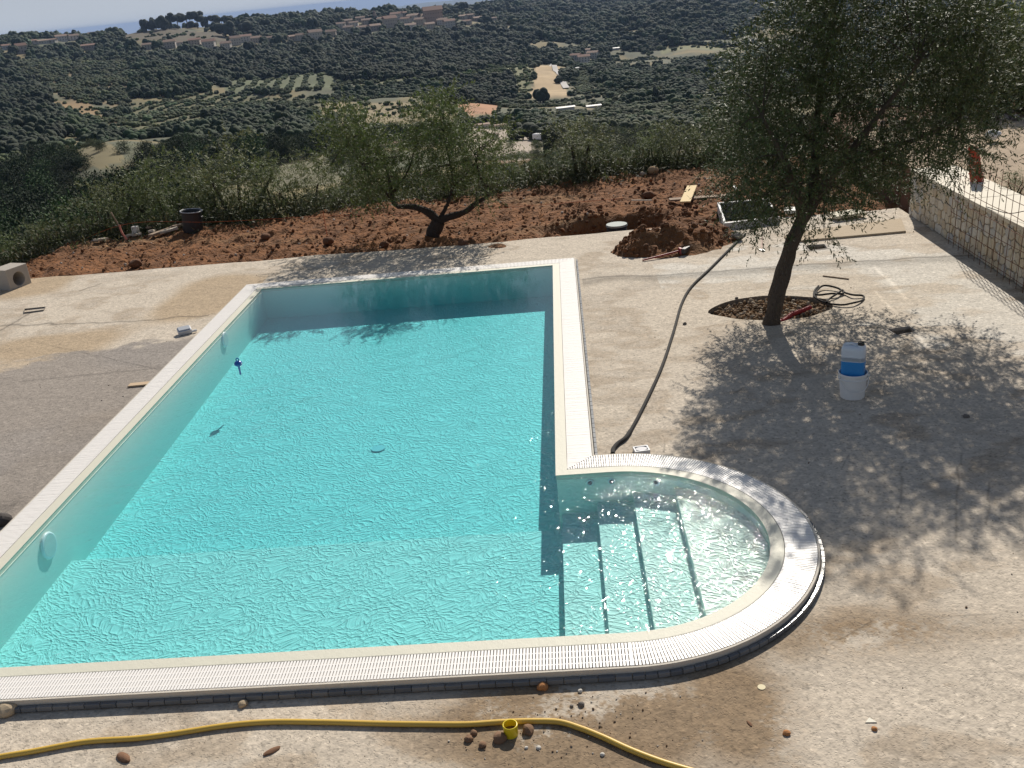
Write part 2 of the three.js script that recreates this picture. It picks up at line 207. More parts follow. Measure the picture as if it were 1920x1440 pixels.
{
  const x0 = -13, x1 = 6.4, z0 = -12.6, z1 = 1.8, S = 2048, data = new Uint8Array(S * S * 4);
  const toS = (c) => (c <= 0.0031308 ? 12.92 * c : 1.055 * Math.pow(c, 1 / 2.4) - 0.055);
  const crack = (x, z) => { // joints and cracks where the casts meet
    let k = 0; const w = (fbm(x * 1.3, z * 1.3, 3) - 0.5) * 0.35;
    const a = G(1085, 524), b = G(1700, 486); const l1 = lerp(a.z, b.z, (x - a.x) / (b.x - a.x)) + w; if (x > 0.35) k = Math.max(k, 0.55 * Math.exp(-Math.pow((z - l1) / 0.05, 2)), 0.35 * Math.exp(-Math.pow((z - l1 - 0.12) / 0.16, 2)));
    const l2 = -8.5 + 0.08 * x + w * 1.6; if (x < -5.6) k = Math.max(k, 0.5 * Math.exp(-Math.pow((z - l2) / 0.035, 2)));
    const l3 = -3.2 - 0.05 * x + w; if (x < -5.6) k = Math.max(k, 0.3 * Math.exp(-Math.pow((z - l3) / 0.12, 2)));
    return k; };
  // drag marks and hairline cracks seen in the cast
  const MARKS = [[1800, 850, 1794, 1010, 0.010, 0.4], [1693, 875, 1683, 965, 0.012, 0.35], [1855, 905, 1850, 985, 0.01, 0.35], [1575, 880, 1590, 850, 0.008, 0.3], [1920, 1148, 1700, 1160, 0.007, 0.3], [1560, 1208, 1640, 1165, 0.008, 0.35], [1640, 1195, 1720, 1180, 0.007, 0.3], [1440, 1260, 1640, 1240, 0.006, 0.25], [1655, 1190, 1610, 1150, 0.007, 0.3], [1640, 545, 1790, 700, 0.02, -0.3], [1700, 560, 1640, 500, 0.03, -0.3], [150, 545, 190, 532, 0.02, 0.5], [0, 620, 60, 585, 0.03, 0.5], [60, 640, 330, 700, 0.02, 0.25], [40, 715, 300, 690, 0.03, 0.25], [1248, 822, 1246, 848, 0.008, 0.4], [1380, 735, 1395, 728, 0.02, 0.4], [30, 1360, 380, 1345, 0.01, 0.2]].map(([a, b, c, d, w, k]) => { const p = G(a, b), q = G(c, d); return [p.x, p.z, q.x, q.z, w, k, Math.min(p.x, q.x) - 0.15, Math.max(p.x, q.x) + 0.15, Math.min(p.z, q.z) - 0.15, Math.max(p.z, q.z) + 0.15]; });
  const mark = (x, z) => { let m = 0; for (const s of MARKS) { if (x < s[6] || x > s[7] || z < s[8] || z > s[9]) continue; const dx = s[2] - s[0], dz = s[3] - s[1], t = clamp(((x - s[0]) * dx + (z - s[1]) * dz) / (dx * dx + dz * dz), 0, 1), w = 0.03 * (vn(x * 6, z * 6) - 0.5), d = Math.hypot(x - s[0] - t * dx + w, z - s[1] - t * dz + w); m += s[5] * Math.exp(-((d / s[4]) ** 2)); } return m; };
  for (let j = 0; j < S; j++) for (let i = 0; i < S; i++) {
    const x = lerp(x0, x1, (i + 0.5) / S), z = lerp(z0, z1, (j + 0.5) / S);
    const big = fbm(x * 0.55 + 3, z * 0.55, 3), mid = fbm(x * 2.1 + 11, z * 2.9 + 5, 4), streak = fbm(x * 1.4 + z * 0.5, z * 5 - x * 1.2, 3), f = 0.55 * vn(x * 38, z * 41) + 0.3 * vn(x * 88, z * 86) + 0.15 * vn(x * 15, z * 15), sp = vn(x * 75 + 9, z * 75), sp2 = vn(x * 43, z * 47 + 8);
    if (x > -5 && x < 0 && z > -10 && z < 0) continue; let r = 0.52, g = 0.45, b = 0.36;
    const brown = smoothstep(mid * 0.75 + big * 0.35 + f * 0.12, 0.58, 0.70) * 0.62; r = lerp(r, 0.345, brown); g = lerp(g, 0.27, brown); b = lerp(b, 0.19, brown);
    const white = smoothstep(big * 0.5 + mid * 0.4 + streak * 0.15, 0.53, 0.66) * (x > 1.5 && z < -3 ? (z > -7 && x < 3.6 ? 0.25 : 0.9) : 0.3); r = lerp(r, 0.60, white); g = lerp(g, 0.56, white); b = lerp(b, 0.49, white);
    if (x < -5.2) { // grey later cast left of the pool
      const e = z + 8.2 - 0.42 * (x + 5.3) * -1 + (mid - 0.5) * 1.6 + (big - 0.5) * 1.6, gr = smoothstep(e, -0.12, 0.3) * 0.9; r = lerp(r, 0.235, gr); g = lerp(g, 0.205, gr); b = lerp(b, 0.178, gr);
      const gl = smoothstep(big, 0.5, 0.6) * gr * 0.6; r = lerp(r, 0.28, gl); g = lerp(g, 0.25, gl); b = lerp(b, 0.225, gl);
      const or = smoothstep(fbm(x * 0.5, z * 0.5 + 20, 2), 0.5, 0.66) * (1 - gr); r = lerp(r, 0.40, or); g = lerp(g, 0.305, or); b = lerp(b, 0.20, or); }
    if (z < -10.6) { const m = smoothstep(z, -10.4, -11.8) * 0.6 * smoothstep(mid, 0.35, 0.6); r = lerp(r, 0.44, m); g = lerp(g, 0.33, m); b = lerp(b, 0.22, m); }
    // spilled earth near the yellow ring and brown damp marks
    const s1 = Math.exp(-Math.pow((x - 0.02) / 0.85, 2) - Math.pow((z - 0.68) / 0.46, 2)), s2 = Math.exp(-Math.pow((x - 1.0) / 0.32, 2) - Math.pow((z - 0.62) / 0.5, 2)), s3 = Math.exp(-Math.pow((x - 2.0) / 0.8, 2) - Math.pow((z + 0.1) / 0.25, 2)) * 0.7;
    const s = clamp(Math.max(s1 * 1.35, s2, s3) * 1.5 * smoothstep(mid * 0.7 + f * 0.4, 0.3, 0.62), 0, 0.88); r = lerp(r, 0.215, s); g = lerp(g, 0.145, s); b = lerp(b, 0.08, s);
    const k = (0.7 + 0.6 * f) * (sp > 0.82 ? 0.66 : 1) * (sp2 > 0.86 ? 1.25 : 1) * (0.93 + 0.14 * streak) * (1 - crack(x, z)) * (1 - mark(x, z));
    const o = (j * S + i) * 4; data[o] = 255 * clamp(toS(r * k), 0, 1); data[o + 1] = 255 * clamp(toS(g * k), 0, 1); data[o + 2] = 255 * clamp(toS(b * k), 0, 1); data[o + 3] = 255;
  }
  const t = new THREE.DataTexture(data, S, S); t.colorSpace = THREE.SRGBColorSpace; t.magFilter = THREE.LinearFilter; t.wrapS = t.wrapT = THREE.ClampToEdgeWrapping; t.needsUpdate = true;
  const geo = slab(deckOuter, [outline(0.27), PIT_TREE, HATCH_A, HATCH_B], H0, H0 - 0.16);
  uvPlanar(geo, (x, y, z) => [(x - x0) / (x1 - x0), (z - z0) / (z1 - z0)]);
  const bump = texRep(grainTex, 12, 9.5);
  struct('concrete_deck', geo, std(0xffffff, 0.95, { map: t, bumpMap: bump, bumpScale: 0.012 }));
}
const concrete = std([0.40, 0.36, 0.31], 0.95, { bumpMap: texRep(grainTex, 1.2), bumpScale: 0.01 });
// hatches sunk in the deck
for (const [q, label] of [[HATCH_A, 'open square drain hatch in the deck, just behind the blue canister'], [HATCH_B, 'small square drain hatch in the deck, right behind the deck olive trunk']]) {
  const c = [q.reduce((a, p) => a + p[0], 0) / 4, q.reduce((a, p) => a + p[1], 0) / 4], t = thing('drain_hatch', label, 'drain hatch', [c[0], H0, c[1]], 0, null); delete t.userData.group;
  const rel = (k) => q.map(([x, z]) => [(x - c[0]) * k, (z - c[1]) * k]);
  part(t, 'frame', slab(rel(1.14), [rel(0.97)], 0.006, -0.03), concrete); part(t, 'shaft', curtain(rel(1), -0.004, -0.36), concrete); part(t, 'bottom', sheet(rel(1), [], -0.35), concrete);
}

// ---------------------------------------------------------------- pool
const liner = std([0.72, 0.73, 0.64], 0.6, { bumpMap: texRep(grainTex, 2), bumpScale: 0.002 });
const curbMat = std([0.62, 0.60, 0.49], 0.6, { bumpMap: texRep(grainTex, 1.3), bumpScale: 0.003 });
// bump relief shaped to stand in for caustic dapple on the smooth floor and treads
const causticRelief = (() => { const N = 1280, d = new Float32Array(N * N * 4), S = 3.8, ca = Math.cos(0.5), sa = Math.sin(0.5), rdg = (n) => { const q = 1 - Math.abs(2 * n - 1); return q * q * q; };
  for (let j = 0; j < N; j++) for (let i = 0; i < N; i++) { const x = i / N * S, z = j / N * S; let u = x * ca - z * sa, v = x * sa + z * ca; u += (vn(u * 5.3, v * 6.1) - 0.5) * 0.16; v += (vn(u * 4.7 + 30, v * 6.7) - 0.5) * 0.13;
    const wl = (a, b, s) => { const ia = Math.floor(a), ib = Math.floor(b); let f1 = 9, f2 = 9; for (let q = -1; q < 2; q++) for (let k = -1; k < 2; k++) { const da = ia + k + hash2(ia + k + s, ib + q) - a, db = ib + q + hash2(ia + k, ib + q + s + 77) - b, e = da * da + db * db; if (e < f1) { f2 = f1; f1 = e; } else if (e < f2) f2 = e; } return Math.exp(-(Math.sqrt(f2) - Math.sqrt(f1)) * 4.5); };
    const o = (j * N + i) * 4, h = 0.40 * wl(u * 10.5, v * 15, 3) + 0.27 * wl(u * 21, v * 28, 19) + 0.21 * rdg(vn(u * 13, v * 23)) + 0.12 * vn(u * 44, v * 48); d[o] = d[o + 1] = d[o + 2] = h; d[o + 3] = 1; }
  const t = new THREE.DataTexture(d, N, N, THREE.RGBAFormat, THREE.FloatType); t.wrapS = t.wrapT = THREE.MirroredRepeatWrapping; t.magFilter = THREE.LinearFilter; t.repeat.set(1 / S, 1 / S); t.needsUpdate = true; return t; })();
const linerFloor = std([0.76, 0.76, 0.675], 0.7, { bumpMap: causticRelief, bumpScale: 0.0205 });
const STEP_X = [0.98, 0.6, 0.26, -0.08], STEP_Y = [-0.12, -0.22, -0.32, -0.42], SHALLOW = -2.55;
function floorY(x, z) { return z < SHALLOW ? lerp(-0.53, -0.73, clamp((z + 9.95) / (9.95 - 2.55), 0, 1)) : lerp(-0.585, -0.62, clamp((z - SHALLOW) / 2.45, 0, 1)); }
const pool = thing('swimming_pool', 'turquoise rectangular swimming pool with rounded entry steps and cream stone rim', 'swimming pool');
{
  const o0 = outline(0), oi = outline(-0.105);
  part(pool, 'rim', slab(o0.map((p) => p), [oi], 0, -0.05, 0.006), curbMat);
  // walls: main basin and the stair bay
  part(pool, 'pool_wall', curtain(oi, -0.044, -0.79), liner);
  const x0 = PX0 + 0.105, x1 = -0.105, zA = PZ0 + 0.105, zB = -0.105, xs = STEP_X[3];
  const grid = (xa, xb, za, zb, nz) => { const g = new THREE.PlaneGeometry(xb - xa, zb - za, 8, nz).rotateX(-Math.PI / 2).translate((xa + xb) / 2, 0, (za + zb) / 2); const p = g.attributes.position; for (let i = 0; i < p.count; i++) p.setY(i, floorY(p.getX(i), p.getZ(i) - (zb === SHALLOW ? 1e-5 : -1e-5))); g.computeVertexNormals(); return uvPlanar(clean(g)); };
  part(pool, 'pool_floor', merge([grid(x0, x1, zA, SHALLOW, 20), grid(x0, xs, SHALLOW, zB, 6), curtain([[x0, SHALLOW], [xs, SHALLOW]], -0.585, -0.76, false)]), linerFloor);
  // the stair bay: treads cut out of the rounded bay
  const bay = (xa, xb) => { const pts = []; const r = 1.23, top = (x) => (x <= RC[0] ? r : Math.sqrt(Math.max(0, r * r - (x - RC[0]) ** 2))), n = 14; for (let i = 0; i <= n; i++) { const x = lerp(xa, xb, i / n); pts.push([x, RC[1] - top(x)]); } for (let i = n; i >= 0; i--) { const x = lerp(xa, xb, i / n); pts.push([x, RC[1] + top(x)]); } return pts; };
  const xr = RC[0] + 1.2299, edges = [xr, ...STEP_X];
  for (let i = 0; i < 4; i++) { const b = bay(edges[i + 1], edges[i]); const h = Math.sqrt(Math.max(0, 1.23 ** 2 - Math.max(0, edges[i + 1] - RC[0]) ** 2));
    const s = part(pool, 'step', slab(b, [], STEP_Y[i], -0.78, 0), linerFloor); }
  // underwater lamps, return jets, floor drain
  const lampM = std([0.75, 0.78, 0.78], 0.35), dark = std([0.08, 0.1, 0.12], 0.5);
  for (const [px, py, r] of [[90, 1023, 0.115], [421, 637, 0.10]]) { const p = DX(px, py, -4.99); const l = part(pool, 'pool_lamp', new THREE.TorusGeometry(r, 0.018, 8, 28).rotateY(Math.PI / 2), lampM); l.position.set(-4.985, p.y, p.z);
    const d = part(l, 'lens', new THREE.CylinderGeometry(r * 0.9, r * 0.95, 0.02, 24).rotateZ(Math.PI / 2), phy([0.55, 0.6, 0.56], 0.3)); d.position.x = 0.008; }
  for (const [px, py] of [[1107, 915], [1147, 913], [1229, 911]]) { const p = DZ(px, py, -2.55); let x = p.x, z = -2.565, a = 0; if (x > RC[0]) { a = Math.asin(clamp((x - RC[0]) / 1.23, 0, 0.95)); z = RC[1] - 1.23 * Math.cos(a); }
    const j = part(pool, 'return_jet', new THREE.TorusGeometry(0.028, 0.008, 6, 16), lampM); j.position.set(x, Math.max(p.y, -0.1), z + 0.012); j.rotation.y = -a; const k = part(j, 'nozzle', new THREE.CylinderGeometry(0.014, 0.02, 0.02, 12).rotateX(Math.PI / 2), dark); k.position.z = 0.002; }
  { const p = G(707, 828, -0.57); const d = part(pool, 'floor_drain', new THREE.CylinderGeometry(0.085, 0.09, 0.012, 24), std([0.6, 0.64, 0.62], 0.5)); d.position.set(p.x, floorY(p.x, p.z) + 0.008, p.z); }
}
// gutter and outer edge below the grate
const tileMat = [std([0.15, 0.16, 0.17], 0.3), std([0.12, 0.13, 0.145], 0.3), std([0.18, 0.185, 0.19], 0.3)];
part(pool, 'gutter', merge([sheet(outline(0.25), [outline(0.001)], -0.085), curtain(outline(0.001), -0.002, -0.085), curtain(outline(0.249), -0.01, -0.085)]), std([0.30, 0.27, 0.24], 0.9));
part(pool, 'outer_lip', slab(outline(0.268), [outline(0.252)], -0.003, -0.24), std([0.58, 0.53, 0.45], 0.8, { bumpMap: texRep(grainTex, 2), bumpScale: 0.004 }));
{ // edge tiles round the near side, the stair bay and the right side
  const pts = outline(0.29, 60), path = []; for (let i = 1; i < pts.length; i++) path.push(V(pts[i][0], 0, pts[i][1]));
  let tiles = []; const r = rng(5); let n = 0;
  for (let i = 0; i < path.length - 1; i++) { const a = path[i], b = path[i + 1], L = a.distanceTo(b), dir = b.clone().sub(a).normalize(); const k = Math.max(1, Math.round(L / 0.115));
    for (let j = 0; j < k; j++) { const l = L / k, p = a.clone().addScaledVector(dir, (j + 0.5) * l); const g = rbox(l - 0.004, 0.036, 0.03, 0.004, 1); const m = part(pool, 'edge_tile', g, tileMat[Math.floor(r() * 3)]); m.position.set(p.x, -0.062 + (r() - 0.5) * 0.003, p.z); m.rotation.y = -Math.atan2(dir.z, dir.x) + (r() - 0.5) * 0.02; n++; if (n > 290) break; } }
}
// water: a rippled surface over a tinted body
{
  const W = 1024, Hh = 2048, data = new Float32Array(W * Hh * 4), hgt = new Float32Array(W * Hh);
  const xa = -5.1, xb = 1.8, za = -10.1, zb = 0, dx = (xb - xa) / W, dz = (zb - za) / Hh; // metres covered by the ripple map
  const ca = Math.cos(0.55), sa = Math.sin(0.55), ridge = (n) => { const q = 1 - Math.abs(2 * n - 1); return q * q * (1.6 - 0.6 * q); };
  for (let j = 0; j < Hh; j++) for (let i = 0; i < W; i++) { const x = xa + (i + 0.5) * dx, z = za + (j + 0.5) * dz; let u = x * ca - z * sa, v = x * sa + z * ca; // u runs along the crests
    const wx = vn(u * 4.1, v * 4.7 + 9), wz = vn(u * 3.7 + 21, v * 4.3); u += (wx - 0.5) * 0.16; v += (wz - 0.5) * 0.12;
    hgt[j * W + i] = 0.0050 * ridge(vn(u * 17, v * 22)) + 0.0034 * ridge(vn(u * 29 + 40 + v * 5, v * 34 - u * 4)) + 0.0026 * ridge(vn(u * 44 - v * 9, v * 48 + 7)) + 0.0020 * vn(u * 62, v * 66) + 0.014 * vn(u * 2.6, v * 5.4 + 50); }
  let rms = 0; for (let k = 0; k < 20000; k++) { const i = 1 + (k * 7919) % (W - 2), j = 1 + (k * 104729) % (Hh - 2); rms += ((hgt[j * W + i + 1] - hgt[j * W + i - 1]) / (2 * dx)) ** 2 + ((hgt[(j + 1) * W + i] - hgt[(j - 1) * W + i]) / (2 * dz)) ** 2; } rms = Math.sqrt(rms / 40000);
  for (let j = 0; j < Hh; j++) { const z = za + (j + 0.5) * dz, far = smoothstep(z, -8.8, -5.0); for (let i = 0; i < W; i++) { const x = xa + (i + 0.5) * dx, h = (p, q) => hgt[clamp(q, 0, Hh - 1) * W + clamp(p, 0, W - 1)];
    const bay = smoothstep(x, -0.3, 0.7), gust = 0.65 + 0.7 * vn(x * 0.9, z * 0.9 + 4), amp = lerp(0.05, 1, far) * gust * RIPPLE / rms * lerp(1, 1.5, bay), nx = -(h(i + 1, j) - h(i - 1, j)) / (2 * dx) * amp, nz = -(h(i, j + 1) - h(i, j - 1)) / (2 * dz) * amp, l = Math.hypot(nx, nz, 1), o = (j * W + i) * 4;
    data[o] = nx / l * 0.5 + 0.5; data[o + 1] = nz / l * 0.5 + 0.5; data[o + 2] = 1 / l * 0.5 + 0.5; data[o + 3] = 1; } }
  const t = new THREE.DataTexture(data, W, Hh, THREE.RGBAFormat, THREE.FloatType); t.magFilter = THREE.LinearFilter; t.wrapS = t.wrapT = THREE.ClampToEdgeWrapping; t.needsUpdate = true;
  const g = sheet(outline(-0.1), [], -0.01); uvPlanar(g, (x, y, z) => [(x - xa) / (xb - xa), (z - za) / (zb - za)]);
  const water = new THREE.Group(); water.name = nm('pool_water'); water.userData = { kind: 'structure', label: 'clear turquoise rippled water filling the pool' }; scene.add(water);
  part(water, 'water_surface', g, phy([0.97, 1, 1], 0.03, { transmission: 1, thickness: 0, ior: 1.4, normalMap: t, normalScale: new THREE.Vector2(1, 1) }));
  part(water, 'water_body', slab(outline(-0.09), [], -0.013, -0.85), phy([1, 1, 1], 1, { transparent: true, opacity: 0, thickness: 1, attenuationColor: lin(0.53, 0.90, 0.955), attenuationDistance: 1, specularIntensity: 0 }));
}
// overflow grate: slats across the gutter
{
  const gr = thing('overflow_grate', 'white slatted overflow grate running round the whole pool rim', 'pool grate'); const white = std([0.86, 0.83, 0.79], 0.45);
  const slat = box(0.0158, 0.022, 0.244), P = 0.0228, single_ = [], rest = [];
  const put = (list, x, z, turn, len = 1) => list.push([x, z, turn, len]);
  const corner = (u) => clamp(u, 0, 1);
  // near side
  for (let x = PX0 - 0.24; x < RC[0]; x += P) { const cut = x < PX0 ? corner((PX0 - x) / 0.25) : 0; if (cut > 0.92) continue; put(single_, x, 0.125 + cut * 0.125, 0, 1 - cut); }
  // rounded bay
  const nA = Math.round(Math.PI * 1.47 / P); for (let i = 0; i < nA; i++) { const a = Math.PI / 2 - Math.PI * (i + 0.5) / nA; put(single_, RC[0] + 1.46 * Math.cos(a), RC[1] + 1.46 * Math.sin(a), Math.PI / 2 - a, 1); }
  for (let x = RC[0]; x > 0.015; x -= P) { const cut = x < 0.25 ? 1 - x / 0.25 : 0; put(single_, x, -RJ - 0.125 + cut * 0.125, 0, 1 - cut); }
  // right, far and left sides
  for (let z = -RJ; z > PZ0 - 0.24; z -= P) { const c1 = z > -RJ - 0.25 ? (-z - RJ) / 0.25 : 1, c2 = z < PZ0 ? corner((PZ0 - z) / 0.25) : 0; if (c1 < 0.06) continue; if (c1 < 1) put(rest, 0.125 * c1, z, Math.PI / 2, c1); else if (c2 < 0.92) put(rest, 0.125 + c2 * 0.125, z, Math.PI / 2, 1 - c2); }
  for (let x = PX0 - 0.24; x < 0.24; x += P) { const cut = x < PX0 ? corner((PX0 - x) / 0.25) : x > 0 ? corner(x / 0.25) : 0; if (cut > 0.92) continue; put(rest, x, PZ0 - 0.125 - cut * 0.125, 0, 1 - cut); }
  for (let z = 0.24; z > PZ0 - 0.24; z -= P) { const cut = z > 0 ? corner(z / 0.25) : z < PZ0 ? corner((PZ0 - z) / 0.25) : 0; if (cut > 0.92) continue; put(rest, PX0 - 0.125 - cut * 0.125, z, Math.PI / 2, 1 - cut); }
  const r = rng(9);
  single_.sort((a, b) => Math.hypot(a[0] - CP.x, a[1] - CP.z) - Math.hypot(b[0] - CP.x, b[1] - CP.z));
  while (single_.length > 300) rest.push(single_.pop());
  for (const [x, z, t, l] of single_) { const m = part(gr, 'slat', slat, white); m.position.set(x, -0.0105 + (r() - 0.5) * 0.0015, z); m.rotation.y = t; m.scale.z = l; }
  stuff(gr, 'slat_run', slat, white, rest.map(([x, z, t, l]) => mat4(V(x, -0.0105 + (r() - 0.5) * 0.0015, z), Q(0, t, 0), V(1, 1, l))));
  for (const off of [0.06, 0.125, 0.19]) part(gr, 'spine', slab(outline(off + 0.004), [outline(off - 0.004)], -0.004, -0.02), white);
}
// ---------------------------------------------------------------- dug red earth beyond the deck
const PITQ = [[1345, 392], [1440, 384], [1462, 420], [1358, 432]].map(([x, y]) => { const p = G(x, y, -0.1); return [p.x, p.z]; });
const HOLE = G(1135, 418), PILE = [[1265, 462, 0.26, 0.75], [1190, 468, 0.16, 0.45], [1340, 445, 0.14, 0.5], [1090, 402, 0.1, 0.5], [1250, 395, 0.18, 0.5], [810, 452, 0.10, 0.5], [930, 462, 0.06, 0.4]].map(([a, b, h, r]) => { const p = G(a, b); return [p.x, p.z, h, r]; });
function edgeZ(x) { return -16.1 - (x + 11) * 0.19 - 0.4 * (fbm(x * 0.6, 5, 2) - 0.5); }
function dirtY(x, z) {
  let y = -0.2 + 0.01 * (z + 12); const out = smoothstep(z, -12.5, -12.05); y = lerp(y, -0.26, out);
  y += ((fbm(x * 1.1, z * 1.1, 3) - 0.5) * 0.2 + (fbm(x * 4.2 + 3, z * 4.2, 3) - 0.5) * 0.17 + Math.max(0, fbm(x * 9 + 3, z * 9, 2) - 0.55) * 0.18) * (1 - out * 0.8);
  for (const [px, pz, h, r] of PILE) { const d2 = ((x - px) ** 2 + (z - pz) ** 2) / (r * r); if (d2 < 6) y += h * Math.exp(-d2) * (0.45 + 1.1 * fbm(x * 4, z * 4, 3)) + 0.14 * Math.exp(-d2) * (z > -12.3 ? 1 : 0); }
  { const d2 = ((x - HOLE.x) / 1.05) ** 2 + ((z - HOLE.z + 0.25) / 0.62) ** 2; y -= 0.62 * Math.exp(-d2 * d2); }
  if (inPoly(PITQ, x, z)) y -= 0.7;
  const e = edgeZ(x) - z; if (e > 0) y -= e * 0.42 + e * e * 0.02; if (x < -11.2) y -= (-11.2 - x) * 0.35;
  return y;
}
{
  const x0 = -17, x1 = 8.5, z0 = -25, z1 = -10, nx = 400, nz = 235, P = [], C = [], I = [], U = [];
  for (let j = 0; j <= nz; j++) for (let i = 0; i <= nx; i++) { const x = lerp(x0, x1, i / nx), z = lerp(z0, z1, j / nz); P.push(x, dirtY(x, z), z); U.push(x, z);
    const n = fbm(x * 1.7, z * 1.7, 3), f = fbm(x * 11, z * 11, 2), pale = smoothstep(fbm(x * 0.5 + 9, z * 0.9, 3), 0.55, 0.75); const k = 0.6 + 0.8 * f; let c = [lerp(0.135, 0.215, n), lerp(0.056, 0.09, n), lerp(0.018, 0.031, n)];
    c = [lerp(c[0], 0.21, pale * 0.7), lerp(c[1], 0.12, pale * 0.7), lerp(c[2], 0.055, pale * 0.7)];
    const gr = smoothstep(edgeZ(x) - z, 0.1, 1.0); c = [lerp(c[0], 0.10, gr), lerp(c[1], 0.10, gr), lerp(c[2], 0.045, gr)]; C.push(c[0] * k, c[1] * k, c[2] * k); }
  for (let j = 0; j < nz; j++) for (let i = 0; i < nx; i++) { const a = j * (nx + 1) + i, b = a + nx + 1; I.push(a, b, a + 1, b, b + 1, a + 1); }
  const g = new THREE.BufferGeometry(); g.setAttribute('position', new THREE.Float32BufferAttribute(P, 3)); g.setAttribute('color', new THREE.Float32BufferAttribute(C, 3)); g.setAttribute('uv', new THREE.Float32BufferAttribute(U, 2)); g.setIndex(I); g.computeVertexNormals();
  struct('red_earth', g, std(0xffffff, 1, { vertexColors: true, bumpMap: texRep(roughTex, 1.3), bumpScale: 0.05 }));
  const r = rng(21), clods = [0, 1, 2].map((k) => rock(1, 30 + k * 7, 1, 0.8)), mk = [[], [], []], ck = [[], [], []], pale = [], palec = [];
  for (let i = 0; i < 6500; i++) { const x = lerp(-12, 6, r()), z = lerp(-19.4, -12.2, r()); if (z < edgeZ(x) - 0.3) continue; const s = 0.008 + 0.04 * Math.pow(r(), 4); const y = dirtY(x, z); if (y < H0 - 0.02 && z > -12.2) continue; const m = mat4(V(x, y + s * 0.3, z), Q(r() * 6, r() * 6, r() * 6), V(s, s, s)); const k = i % 3;
    if (r() < 0.12) { pale.push(m.multiply(new THREE.Matrix4().makeScale(0.7, 0.7, 0.7))); const q = 0.25 + 0.3 * r(); palec.push(lin(q, q * 0.85, q * 0.7)); } else { mk[k].push(m); const q = 0.6 + 0.7 * r(); ck[k].push(lin(0.17 * q, 0.07 * q, 0.026 * q)); } }
  for (const [px, pz, ph, pr] of PILE.slice(0, 5)) for (let i = 0; i < 170; i++) { const a = r() * 6.283, q = pr * 1.25 * Math.sqrt(r()), x = px + q * Math.cos(a), z = pz + q * Math.sin(a), y = dirtY(x, z); if (y < H0 && z > -12.2) continue; const s = 0.012 + 0.045 * Math.pow(r(), 2.5), w = 0.55 + 0.6 * r(); mk[i % 3].push(mat4(V(x, y + s * 0.25, z), Q(r() * 6, r() * 6, r() * 6), V(s, s * 0.8, s))); ck[i % 3].push(lin(0.16 * w, 0.066 * w, 0.024 * w)); }
  for (let k = 0; k < 3; k++) stuff(scene, 'earth_clods', clods[k], std(0xffffff, 1), mk[k], ck[k], 'loose red earth clods lying all over the dug strip', 'earth clods');
  stuff(scene, 'pale_pebbles', clods[0], std(0xffffff, 0.9), pale, palec, 'small pale pebbles scattered over the dug red earth', 'pebbles');
}
// earth and stones in the tree pit
{
  const c = V(2.86, -0.15, -7.2); const g = sheet(PIT_TREE.map(([x, z]) => [c.x + (x - c.x) * 1.04, c.z + (z - c.z) * 1.04]), [], -0.165);
  struct('tree_pit_soil', g, std([0.2, 0.125, 0.07], 1, { bumpMap: texRep(roughTex, 2), bumpScale: 0.06 })); struct('tree_pit_edge', curtain(PIT_TREE, H0 - 0.003, -0.2), concrete);
  const r = rng(4), ms = [], cs = []; for (let i = 0; i < 520; i++) { const a = r() * 6.283, q = Math.sqrt(r()) * 0.95; const s = 0.012 + 0.032 * r() * r(); ms.push(mat4(V(c.x + 0.8 * q * Math.cos(a), -0.15 + 0.03 * r(), c.z + 0.52 * q * Math.sin(a)), Q(r() * 6, r() * 6, r() * 6), V(s * 1.3, s, s))); const t = r(), k = 0.5 + 0.7 * r(); cs.push(t < 0.5 ? lin(0.30 * k, 0.19 * k, 0.10 * k) : t < 0.8 ? lin(0.36 * k, 0.29 * k, 0.21 * k) : lin(0.17 * k, 0.1 * k, 0.05 * k)); }
  stuff(scene, 'pit_stones', rock(1, 8, 1, 0.75), std(0xffffff, 0.95), ms, cs, 'broken stones and soil filling the oval pit round the deck olive', 'stones');
}
// ---------------------------------------------------------------- gravel terrace behind the stone wall
const TEDGE = -16.6, WX = 6.2, WZ0 = -11.65, WTOP = 0.72;
{
  const g = new THREE.PlaneGeometry(26, 26, 60, 60).rotateX(-Math.PI / 2).translate(19.45, 0, -7); const p = g.attributes.position, C = [];
  for (let i = 0; i < p.count; i++) { const x = p.getX(i), z = p.getZ(i); p.setY(i, 0.58 + 0.05 * (fbm(x, z, 2) - 0.5)); const e = smoothstep(z + 0.12 * Math.sin(x * 2), TEDGE - 0.3, TEDGE + 0.25), n = 0.75 + 0.5 * fbm(x * 2.3, z * 2.3, 3); C.push(lerp(0.15, 0.40, e) * n, lerp(0.075, 0.31, e) * n, lerp(0.04, 0.22, e) * n); }
  g.setAttribute('color', new THREE.Float32BufferAttribute(C, 3)); g.computeVertexNormals(); uvPlanar(g);
  struct('gravel_terrace', g, std(0xffffff, 1, { vertexColors: true, bumpMap: texRep(grainTex, 0.7), bumpScale: 0.02 }));
  struct('terrace_bank', curtain([[6.42, 6], [6.42, -11.7], [6.46, -20], [32, -20]], 0.585, -3, false), std([0.14, 0.07, 0.04], 1));
}
